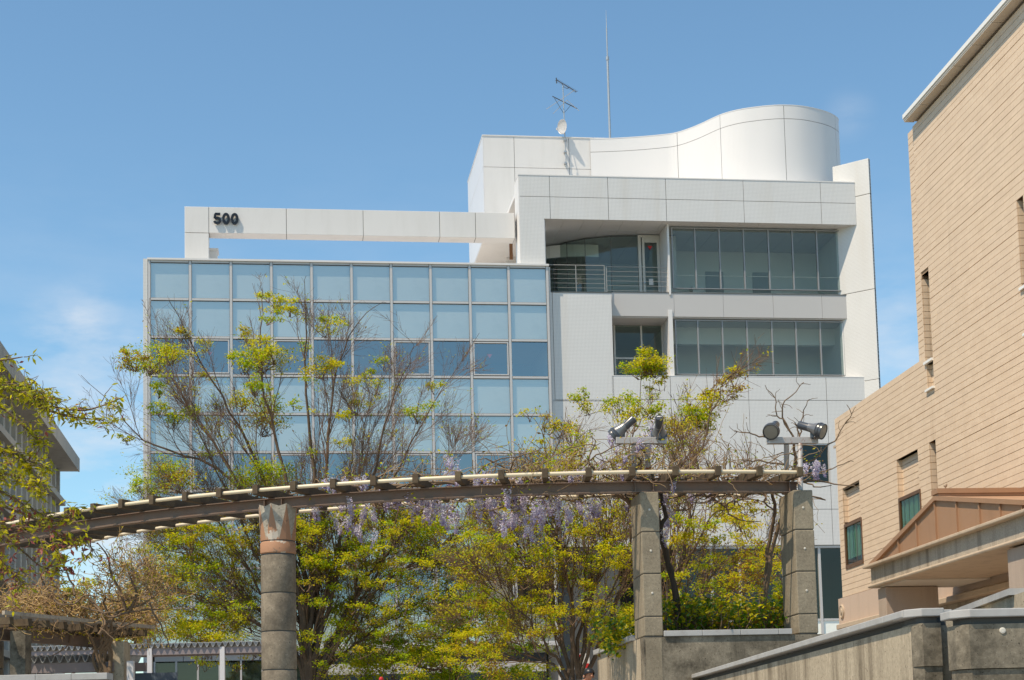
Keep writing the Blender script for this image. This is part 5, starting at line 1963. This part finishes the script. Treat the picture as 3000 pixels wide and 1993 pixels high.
T2C = [(1890, 1058, 46, 1.3, 36), (1870, 1080, 34, 1.1, 36), (1915, 1075, 36, 1.1, 36), (1885, 1030, 24, 1, 36), (1940, 1120, 28, .7, 36), (1702, 1165, 30, .9, 35), (1720, 1185, 36, .6, 35), (1640, 1250, 40, .6, 36), (1830, 1180, 46, .9, 35.5), (1900, 1190, 40, 1.1, 35), (1860, 1210, 40, .8, 35),
       (2120, 1140, 40, 1.0, 35), (2150, 1110, 32, .8, 35), (2080, 1170, 44, .9, 35), (2040, 1210, 46, 1.3, 35), (2060, 1230, 36, 1.2, 35), (1990, 1250, 50, .9, 35), (1975, 1310, 40, .6, 35), (1620, 1370, 46, 1.0, 33), (1660, 1365, 40, .9, 33), (2140, 1085, 24, .6, 35)]
T2R = [(1370, 1840, 1480, 1640, 72, 26, 54, .55), (1340, 1840, 1640, 1800, 60, 26, 54, .42), (1300, 1640, 1760, 1990, 60, 28, 56, .5), (1700, 1860, 1780, 1900, 12, 30, 50, .6), (1600, 1840, 1300, 1380, 12, 24, 44, .5), (1550, 1700, 1200, 1330, 8, 20, 40, .4), (1700, 2080, 1230, 1370, 14, 20, 40, .35)]
tree('zelkova_tree', 'dense many stemmed tree in yellow green leaf left of the square pillars', (1690, 1990), 36.5, T2L, SPEC2, T2C, T2R, .064, LM, (.26, .48, .16, .10), 'trees behind the pergola', 33, .3, bare_above=1300)

SPEC3 = dict(SPEC, n=(13, 6, 4), len=(1.5, .8, .45))
T3L = [([(1965, 1850), (2000, 1680), (2080, 1520), (2180, 1440), (2240, 1350)], .05, .8), ([(1960, 1850), (1995, 1650), (2030, 1450), (2060, 1280), (2110, 1140), (2180, 1065)], .055, -.6),
       ([(1970, 1850), (2060, 1740), (2170, 1650), (2290, 1560)], .045, 1.2), ([(1955, 1850), (1960, 1650), (1985, 1480), (2000, 1350)], .05, -1.0), ([(1975, 1860), (2090, 1780), (2200, 1700), (2290, 1640)], .04, -.8), ([(1950, 1860), (1930, 1700), (1950, 1560), (1990, 1440)], .045, 1.2)]
T3C = [(2120, 1490, 40, .9), (2160, 1520, 40, .9), (2060, 1540, 44, .8), (1990, 1580, 36, .8), (2190, 1480, 34, .8)]
T3R = [(1950, 2200, 1480, 1620, 18, 26, 50, .7), (2050, 2300, 1600, 1740, 16, 28, 54, .9), (1950, 2080, 1600, 1760, 10, 26, 46, .6)]
tree('zelkova_tree', 'slender tree with spreading branches between the two square pillars', (1965, 1890), 33.0, T3L, SPEC3, T3C, T3R, .06, LM, (.3, .46, .15, .09), 'trees behind the pergola', 44, .3, bare_above=1420)

# low bright foliage in front of the ledge and trees beyond the left building
SPECb = dict(SPEC, n=(9, 5, 3), len=(1.0, .6, .4))
tree('small_tree', 'low bright green tree in front of the dark ledge of the glass building', (1330, 1992), 42.0, [([(1325, 1990), (1290, 1940), (1230, 1900), (1160, 1880)], .05, .5), ([(1335, 1990), (1340, 1920), (1330, 1850), (1300, 1800)], .05, -.5), ([(1340, 1990), (1400, 1930), (1470, 1880)], .045, .6), ([(1320, 1990), (1250, 1960), (1150, 1940), (1060, 1930)], .045, -.4)],
     SPECb, [], [(1040, 1340, 1870, 1990, 26, 30, 60, 1.1), (1250, 1500, 1750, 1900, 22, 34, 66, 1.0), (1360, 1560, 1880, 1990, 12, 30, 56, 1.0)], .085, [M['leaf_g'], M['leaf_y'], M['leaf_d']], (.62, .28, .10), None, 55, .4)
for i, (x, y, Yd, lab, reg, sd) in enumerate(((215, 1905, 105, 'round olive tree beyond the end of the concrete building', [(185, 265, 1705, 1880, 26, 22, 40, 1.0)], 61), (395, 1905, 112, 'dark bushy tree beside the tiled edge of the glass building', [(360, 425, 1720, 1880, 22, 20, 38, 1.0)], 62), (300, 1905, 118, 'low dark trees showing under the timber arbour', [(170, 420, 1840, 1905, 30, 20, 36, 1.0)], 63))):
    tree('background_tree', lab, (x, y), Yd, [([(x, y), (x + 4, y - 60), (x - 10, y - 130)], .16, 1), ([(x, y), (x + 10, y - 50), (x + 24, y - 110)], .12, -1)], dict(SPEC, n=(6, 4, 3), len=(2.4, 1.3, .8)), [], reg, .22, [M['leaf_d'], M['leaf_y'], M['leaf_b']], (.5, .35, .15), 'trees beyond the buildings', sd, .5)

# ------------------------------------------------------------------ hedge in the planter
rng = np.random.default_rng(77)
hd = tag(empty('hedge', tuple(NF.o + NF.u * 1.1 + NF.w * 1.2)), 'glossy leaved hedge filling the planter between the pillars', 'hedge')
ho = np.array(hd.location)
hc_ = Curves()
C_, Cm = [], []
for _ in range(520):
    x, y = rng.uniform(1935, 2325), rng.uniform(1755, 1862)
    hmax = 1765 + 25 * math.sin(x * .021) + 14 * math.sin(x * .057)
    if y < hmax - 8:
        continue
    Yd = rng.uniform(22.6, 24.4)
    c = np.array(at(x, y, Yd))
    st = np.array(at(x + rng.normal() * 10, 1868, Yd))
    hc_.add(polyline([st, (st + c) / 2 + rng.normal(size=3) * .08, c], 5), np.linspace(.010, .004, 5))
    n = rng.integers(7, 16)
    C_.append(c + rng.normal(size=(n, 3)) * np.array([.10, .10, .07]))
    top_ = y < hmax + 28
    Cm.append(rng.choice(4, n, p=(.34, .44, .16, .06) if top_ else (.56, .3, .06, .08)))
for _ in range(150):                           # clump left of the corner pillar
    x, y = rng.uniform(1775, 1862), rng.uniform(1815, 1905)
    if y > 1935 - (x - 1735) * .5 + 6:
        continue
    c = np.array(at(x, y, rng.uniform(23.0, 24.6)))
    n = rng.integers(7, 14)
    C_.append(c + rng.normal(size=(n, 3)) * np.array([.10, .10, .07]))
    Cm.append(rng.choice(4, n, p=(.45, .4, .10, .05)))
hc_.build('branches', M['vine'], hd, 4, ho)
C_, Cm = np.concatenate(C_), np.concatenate(Cm)
V, Fq = leaves(C_, None, .085, .55, rng, .1, .5)
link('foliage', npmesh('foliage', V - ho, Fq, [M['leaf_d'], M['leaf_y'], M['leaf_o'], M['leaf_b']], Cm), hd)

# ------------------------------------------------------------------ wisteria on the pergola
def wander(rng, p, d, n, stp, wob, pull=None, k=.0):
    q = [np.array(p, float)]
    d = unit(np.array(d, float))
    for i in range(n - 1):
        d = unit(d + rng.normal(size=3) * wob + (np.array(pull) * k if pull is not None else 0))
        q.append(q[-1] + d * stp)
    return np.array(q)


def raceme_mesh(seed, ln, wd):
    """one hanging flower cluster: short keeled petals crowded round a drooping stalk"""
    r = np.random.default_rng(seed)
    n = 130
    t = r.random(n) ** .85
    rad = wd * (1 - t) ** .6 * r.uniform(.45, 1.0, n) + .006
    a = r.random(n) * 2 * np.pi
    c = np.stack([np.cos(a) * rad, np.sin(a) * rad, -t * ln], 1)
    V, Fq = leaves(c, None, .026, .8, r, .3, .1, .3)
    m = np.where(t > .72, 1, r.choice(3, n, p=(.5, .22, .28)))
    return npmesh('flower_raceme', V, Fq, [M['wis1'], M['wis2'], M['wis3']], m)


RAC = [raceme_mesh(i, l, w) for i, (l, w) in enumerate(((.24, .050), (.18, .048), (.30, .055), (.14, .045), (.21, .060)))]


def on_perg(px, R, dz_=0.0):
    th = arc_at_px(px, R)
    return np.array(apt(R, th, ZP + dz_)), th


def wisteria(label, x0, x1, trunk_paths, dens, seed, flowers, tangle_top, trunk_mat, sprigs=()):
    rng = np.random.default_rng(seed)
    tp0 = trunk_paths[0][0]
    b0 = np.array(at(*tp0))
    root = tag(empty('wisteria', (b0[0], b0[1], b0[2])), label, 'wisteria', 'wisteria climbing the pergola')
    tr_ = Curves()
    for path in trunk_paths:
        pts = [np.array(at(*p)) for p in path]
        P = polyline(pts, 22)
        P[1:-1] += rng.normal(size=P[1:-1].shape) * .012
        tr_.add(P, np.linspace(.045, .022, 22) * rng.uniform(.8, 1.15))
    tr_.build('trunk', M[trunk_mat], root, 7, b0)
    cv, th_ = Curves(), Curves()
    C_, Cm = [], []
    for _ in range(int(dens * (x1 - x0) / 7)):
        x = rng.uniform(x0, x1)
        R = rng.uniform(RI, AR - .75)
        p, th = on_perg(x, R, rng.uniform(-.05, .12))
        tang = np.array([-math.sin(th), math.cos(th), 0]) * rng.choice((-1, 1))
        q = wander(rng, p, tang + rng.normal(size=3) * .5, 12, rng.uniform(.06, .14), .35, (0, 0, -1), .0)
        q[:, 2] = ZP + (q[:, 2] - ZP) * .55 + rng.uniform(-.04, .06)
        cv.add(q, np.linspace(rng.uniform(.008, .022), .005, 12))
    for _ in range(int(tangle_top * (x1 - x0) / 3)):          # shoots rising out of the top and curling over
        x = rng.uniform(x0, x1)
        p, th = on_perg(x, rng.uniform(RI, AR - .2), rng.uniform(0, .12))
        hgt = rng.uniform(.02, .14)
        q = wander(rng, p, np.array([rng.normal() * .8, rng.normal() * .5, 1.0]), 10, hgt, .38, (0, 0, -1), .10)
        th_.add(q, np.linspace(.007, .003, 10))
        n = rng.integers(0, 5)
        if n:
            C_.append(q[rng.integers(3, 10, n)] + rng.normal(size=(n, 3)) * .03)
            Cm.append(rng.choice(3, n, p=(.25, .40, .35)))
    for sp_ in sprigs:
        P = polyline([np.array(at(*p)) for p in sp_], 14)
        P[1:] += rng.normal(size=P[1:].shape) * .008
        cv.add(P, np.linspace(.014, .005, 14))
        for k in range(5):
            i = rng.integers(5, 13)
            cv.add(wander(rng, P[i], P[i] - P[i - 1] + rng.normal(size=3) * .04, 6, .035, .3), np.linspace(.005, .003, 6))
    cv.build('vine_stems', M['vine'], root, 5, b0)
    th_.build('thin_shoots', M['shoot'], root, 3, b0)
    for (px, py, n, sx, sy) in flowers:
        for _ in range(max(1, int(n * .92 + .5))):
            x, y = px + rng.normal() * sx, py + rng.normal() * sy
            R = rng.uniform(RI + .1, AR - .25)
            pp_, th = on_perg(x, R)
            c = np.array(at(x, y, pp_[1]))
            o = link('flower_raceme', RAC[rng.integers(0, len(RAC))], root, tuple(c - b0))
            o.rotation_euler = (rng.normal() * .18, rng.normal() * .18, rng.uniform(0, 6.3))
            o.scale = (rng.uniform(.7, 1.1),) * 3
            stp = c + np.array([rng.normal() * .05, rng.normal() * .05, max(.06, min(.35, ZP - c[2]))])
            n_ = rng.integers(0, 5)
            if n_:
                C_.append(c + rng.normal(size=(n_, 3)) * .06)
                Cm.append(rng.choice(3, n_, p=(.3, .4, .3)))
    if C_:
        C_, Cm = np.concatenate(C_), np.concatenate(Cm)
        V, Fq = leaves(C_, None, .06, .45, rng, .2)
        link('foliage', npmesh('foliage', V - b0, Fq, [M['leaf_g'], M['leaf_y'], M['leaf_b']], Cm), root)
    return root


FL1 = [(840, 1468, 3, 14, 3), (925, 1462, 3, 8, 6), (1030, 1398, 5, 28, 5), (985, 1402, 3, 18, 4), (1030, 1455, 5, 20, 8), (1060, 1490, 5, 24, 8), (1010, 1500, 4, 18, 8), (1040, 1530, 5, 26, 12), (1160, 1455, 8, 40, 8), (1250, 1455, 12, 40, 12), (1300, 1475, 12, 34, 14), (1270, 1500, 6, 24, 8),
       (1300, 1385, 8, 34, 6), (1360, 1395, 5, 24, 6), (1310, 1335, 4, 30, 8), (1420, 1455, 12, 44, 12), (1470, 1495, 8, 26, 12), (1440, 1385, 10, 40, 8), (1500, 1440, 10, 36, 12), (1460, 1515, 4, 14, 10), (1130, 1410, 3, 24, 4)]
FL2 = [(1560, 1450, 10, 36, 10), (1620, 1470, 12, 36, 12), (1590, 1490, 8, 24, 10), (1540, 1510, 6, 26, 8), (1545, 1535, 4, 6, 8), (1700, 1480, 8, 40, 10), (1760, 1470, 6, 40, 8), (1530, 1395, 8, 40, 7), (1630, 1395, 6, 36, 6), (1690, 1370, 4, 30, 8),
       (1795, 1262, 2, 5, 6), (1800, 1285, 1, 6, 5), (1880, 1262, 2, 14, 5), (1905, 1275, 3, 14, 6), (1895, 1235, 1, 10, 6), (1940, 1500, 4, 8, 16), (1950, 1560, 3, 8, 20), (1960, 1420, 3, 30, 6), (2050, 1425, 3, 26, 6), (1800, 1340, 3, 40, 12)]
FL3 = [(2385, 1345, 3, 9, 7), (2370, 1362, 2, 10, 5), (2395, 1360, 2, 8, 5)]
wisteria('blossoming wisteria hanging lilac racemes from the middle of the pergola', 930, 1560, [[(1880, 1866, 22.9), (1890, 1650, 22.9), (1850, 1480, 22.8), (1700, 1420, 22.6), (1400, 1412, 22.6), (1100, 1430, 22.9)]], .7, 91, FL1, .5, 'vine')
wisteria('wisteria with a dark twisting trunk behind the corner pillar', 1500, 2120, [[(1998, 1862, 23.0), (1985, 1760, 22.9), (1955, 1640, 22.8), (1935, 1560, 22.7), (1945, 1490, 22.7), (1925, 1430, 22.7), (1880, 1405, 22.6)], [(1985, 1862, 22.8), (1970, 1700, 22.8), (1932, 1560, 22.8), (1922, 1470, 22.7), (1900, 1350, 22.6), (1870, 1300, 22.5)]], .9, 92, FL2, 1.2, 'vine_dark',
         [[(1700, 1380, 22.7), (1740, 1340, 22.6), (1800, 1310, 22.4), (1850, 1290, 22.3)], [(1560, 1385, 22.8), (1600, 1350, 22.8), (1680, 1310, 22.8), (1760, 1300, 22.8)]])
wisteria('wisteria with twin grey stems at the right hand pillar, bare shoots above the lamps', 2080, 2330, [[(2240, 1862, 23.4), (2228, 1780, 23.4), (2245, 1700, 23.4), (2250, 1600, 23.4), (2270, 1500, 23.2), (2262, 1430, 23.1), (2300, 1390, 23)], [(2262, 1862, 23.3), (2240, 1800, 23.3), (2252, 1690, 23.3), (2268, 1600, 23.3), (2300, 1480, 23.1), (2320, 1420, 22.9), (2330, 1340, 22.7), (2320, 1280, 22.6)]], .9, 93, FL3, .9, 'vine',
         [[(2330, 1290, 22.6), (2300, 1240, 22.6), (2275, 1215, 22.6), (2272, 1170, 22.6), (2240, 1130, 22.6)], [(2325, 1280, 22.6), (2297, 1235, 22.6), (2295, 1180, 22.5), (2330, 1150, 22.5), (2355, 1120, 22.5)], [(2335, 1290, 22.6), (2345, 1260, 22.6), (2350, 1215, 22.6), (2370, 1170, 22.6)], [(2340, 1350, 22.6), (2390, 1345, 22.5), (2420, 1310, 22.5), (2450, 1290, 22.4), (2470, 1250, 22.4), (2495, 1215, 22.4), (2480, 1185, 22.4)],
          [(2300, 1360, 22.7), (2200, 1350, 22.7), (2150, 1370, 22.7)], [(2260, 1290, 22.6), (2200, 1270, 22.6), (2150, 1265, 22.6)], [(2345, 1290, 22.6), (2335, 1250, 22.6), (2328, 1240, 22.6)]])

# ------------------------------------------------------------------ dry vines over the timber arbour
rng = np.random.default_rng(101)
b0 = np.array(at(300, 1990, 25.0))
dv = tag(empty('dry_vine', tuple(b0)), 'mass of dry straw coloured vines heaped on the timber arbour', 'vine')
tr_ = Curves()
for k in range(9):
    pts = [(rng.uniform(275, 330), 1995, 25.0), (rng.uniform(270, 335), 1920, 25.0), (rng.uniform(262, 330), 1870, 24.9), (rng.uniform(200, 420), rng.uniform(1790, 1840), 24.8)]
    tr_.add(polyline([np.array(at(*p)) for p in pts], 16), np.linspace(.035, .012, 16) * rng.uniform(.6, 1.2))
for path in (((290, 1860), (330, 1810), (400, 1790), (480, 1785)), ((370, 1790), (350, 1730), (325, 1680), (315, 1630), (285, 1590)), ((380, 1790), (400, 1740), (385, 1700), (375, 1670)), ((320, 1830), (350, 1790), (420, 1770), (470, 1730))):
    tr_.add(polyline([np.array(at(x, y, 24.6)) for x, y in path], 16), np.linspace(.030, .008, 16))
for _ in range(16):
    x = rng.uniform(120, 440)
    c = np.array(at(x, 1800 - rng.random() * 60, 24.6 + rng.uniform(-.5, .6)))
    tr_.add(wander(rng, c, rng.normal(size=3) * np.array([1, .4, .7]), 14, rng.uniform(.05, .09), .3), np.linspace(.018, .006, 14))
tr_.build('trunk', M['vine'], dv, 6, b0)
cv, cv2 = Curves(), Curves()
C_ = []
for _ in range(1150):
    x = rng.uniform(15, 470)
    yb_ = 1795 + (x - 20) * .1
    y = yb_ - abs(rng.normal()) * 44 - 2
    c = np.array(at(x, y, 23.0 + (x - 10) / 442 * 3 + rng.uniform(.2, 2.3)))
    q = wander(rng, c, rng.normal(size=3) * np.array([1, 1, .5]), 9, rng.uniform(.03, .085), .42, (0, 0, -1), .06)
    (cv if rng.random() < .55 else cv2).add(q, np.linspace(.007, .0035, 9))
    if rng.random() < .5:
        C_.append(q[rng.integers(2, 9, 3)])
for _ in range(210):
    a = rng.uniform(0, 1)
    c = np.array(at(290 + a * 215, 1790 - rng.random() * 190 * (1 - abs(a - .35)), rng.uniform(24.2, 25.4)))
    q = wander(rng, c, np.array([rng.normal() * .7, rng.normal() * .4, .9]), 9, rng.uniform(.03, .08), .36, (0, 0, -1), .03)
    (cv if rng.random() < .4 else cv2).add(q, np.linspace(.0075, .003, 9))
    if rng.random() < .7:
        C_.append(q[rng.integers(2, 9, 3)])
for _ in range(170):                           # strands hanging below the planks
    x = rng.uniform(20, 440)
    c = np.array(at(x, 1815 + (x - 20) * .1, 23.0 + (x - 10) / 442 * 3 + rng.uniform(.1, 1.8)))
    q = wander(rng, c, np.array([rng.normal() * .5, rng.normal() * .3, -1]), 9, rng.uniform(.02, .06), .35)
    cv.add(q, np.linspace(.006, .003, 9))
    C_.append(q[rng.integers(2, 9, 2)])
cv.build('vine_stems', M['straw'], dv, 3, b0)
cv2.build('woody_stems', M['straw_dark'], dv, 3, b0)
C_ = np.concatenate(C_)
V, Fq = leaves(C_, None, .05, .5, rng)
link('foliage', npmesh('foliage', V - b0, Fq, [M['leaf_y'], M['leaf_o'], M['leaf_b']], rng.choice(3, len(C_), p=(.3, .3, .4))), dv)

# ------------------------------------------------------------------ cherry branches reaching in from the left
rng = np.random.default_rng(131)
YC = 16.5
cb = np.array(at(-420, 1990, YC))
ct = tag(empty('cherry_tree', (cb[0], cb[1], 0)), 'cherry tree at the left edge, its leafy boughs reaching across the sky', 'tree')
org = np.array([cb[0], cb[1], 0])
trk, brc = Curves(), Curves()
trk.add(polyline([org + np.array([0, 0, -.05]), org + np.array([.05, 0, 1.5]), np.array(at(-400, 1500, YC)), np.array(at(-330, 1050, YC)), np.array(at(-300, 700, YC))], 18), np.linspace(.17, .06, 18))
B_ = [(((-310, 1000), (-100, 1062), (0, 1056), (66, 1046)), 0, .35), (((-320, 1060), (-100, 1095), (0, 1118), (90, 1140), (155, 1172)), 0, 1.6), (((-340, 1120), (-100, 1140), (0, 1160), (120, 1185), (230, 1203), (290, 1192), (352, 1168)), 0, .8), (((60, 1172), (150, 1205), (215, 1222), (305, 1232)), 0, .9),
      (((-330, 1090), (-60, 1170), (0, 1192), (60, 1240), (110, 1290), (132, 1305)), .3, 1.0), (((-350, 1200), (-100, 1290), (0, 1318), (70, 1345), (135, 1372)), .2, 1.5), (((-360, 1300), (-100, 1400), (0, 1440), (90, 1490), (170, 1525), (225, 1492)), -.2, 1.3),
      (((-370, 1350), (-60, 1450), (0, 1480), (100, 1520), (200, 1570), (255, 1590), (290, 1640)), .1, .9), (((-370, 1400), (-80, 1520), (0, 1560), (60, 1610), (130, 1665), (205, 1672)), .3, 1.2), (((-380, 1480), (-80, 1600), (0, 1645), (60, 1705), (40, 1740)), 0, 1.1), (((-340, 1080), (-80, 1120), (0, 1135), (70, 1150), (140, 1178)), -.4, 1.5),
      (((-350, 1240), (-60, 1360), (0, 1385), (60, 1400), (120, 1445)), -.3, 1.2), (((-370, 1380), (-60, 1500), (0, 1530), (80, 1560), (150, 1600), (180, 1640)), -.3, 1.1)]
C_, Cm = [], []
for path, dy, dens in B_:
    P = polyline([np.array(at(x, y, YC + dy)) for x, y in path], 22)
    brc.add(P, np.linspace(.022, .005, 22))
    for i in range(3, 22):
        red = .03 + .34 * max(0, min(1, (path[-1][1] - 1440) / 200))
        for _ in range(rng.poisson(3.0 * dens)):
            c = P[i] + rng.normal(size=3) * .025
            if rng.random() < .55:
                q = wander(rng, c, P[min(i + 1, 21)] - P[i - 1] + rng.normal(size=3) * .12, 6, rng.uniform(.02, .055), .25, (0, 0, -1), .06)
                brc.add(q, np.linspace(.005, .0025, 6))
                c = q
                n = rng.integers(3, 8)
                C_.append(c[rng.integers(1, 6, n)] + rng.normal(size=(n, 3)) * .012)
            else:
                n = rng.integers(2, 5)
                C_.append(c + rng.normal(size=(n, 3)) * .02)
            Cm.append(np.where(rng.random(n) < red, 2, rng.choice((0, 1, 3), n, p=(.54, .45, .01))))
trk.build('trunk', M['bark'], ct, 9, org)
brc.build('branches', M['vine'], ct, 4, org)
C_, Cm = np.concatenate(C_), np.concatenate(Cm)
V, Fq = leaves(C_, None, .078, .36, rng, .55, .4)
link('crown', npmesh('crown', V - org, Fq, [M['leaf_cherry'], M['leaf_y'], M['leaf_red'], M['leaf_d']], Cm), ct)
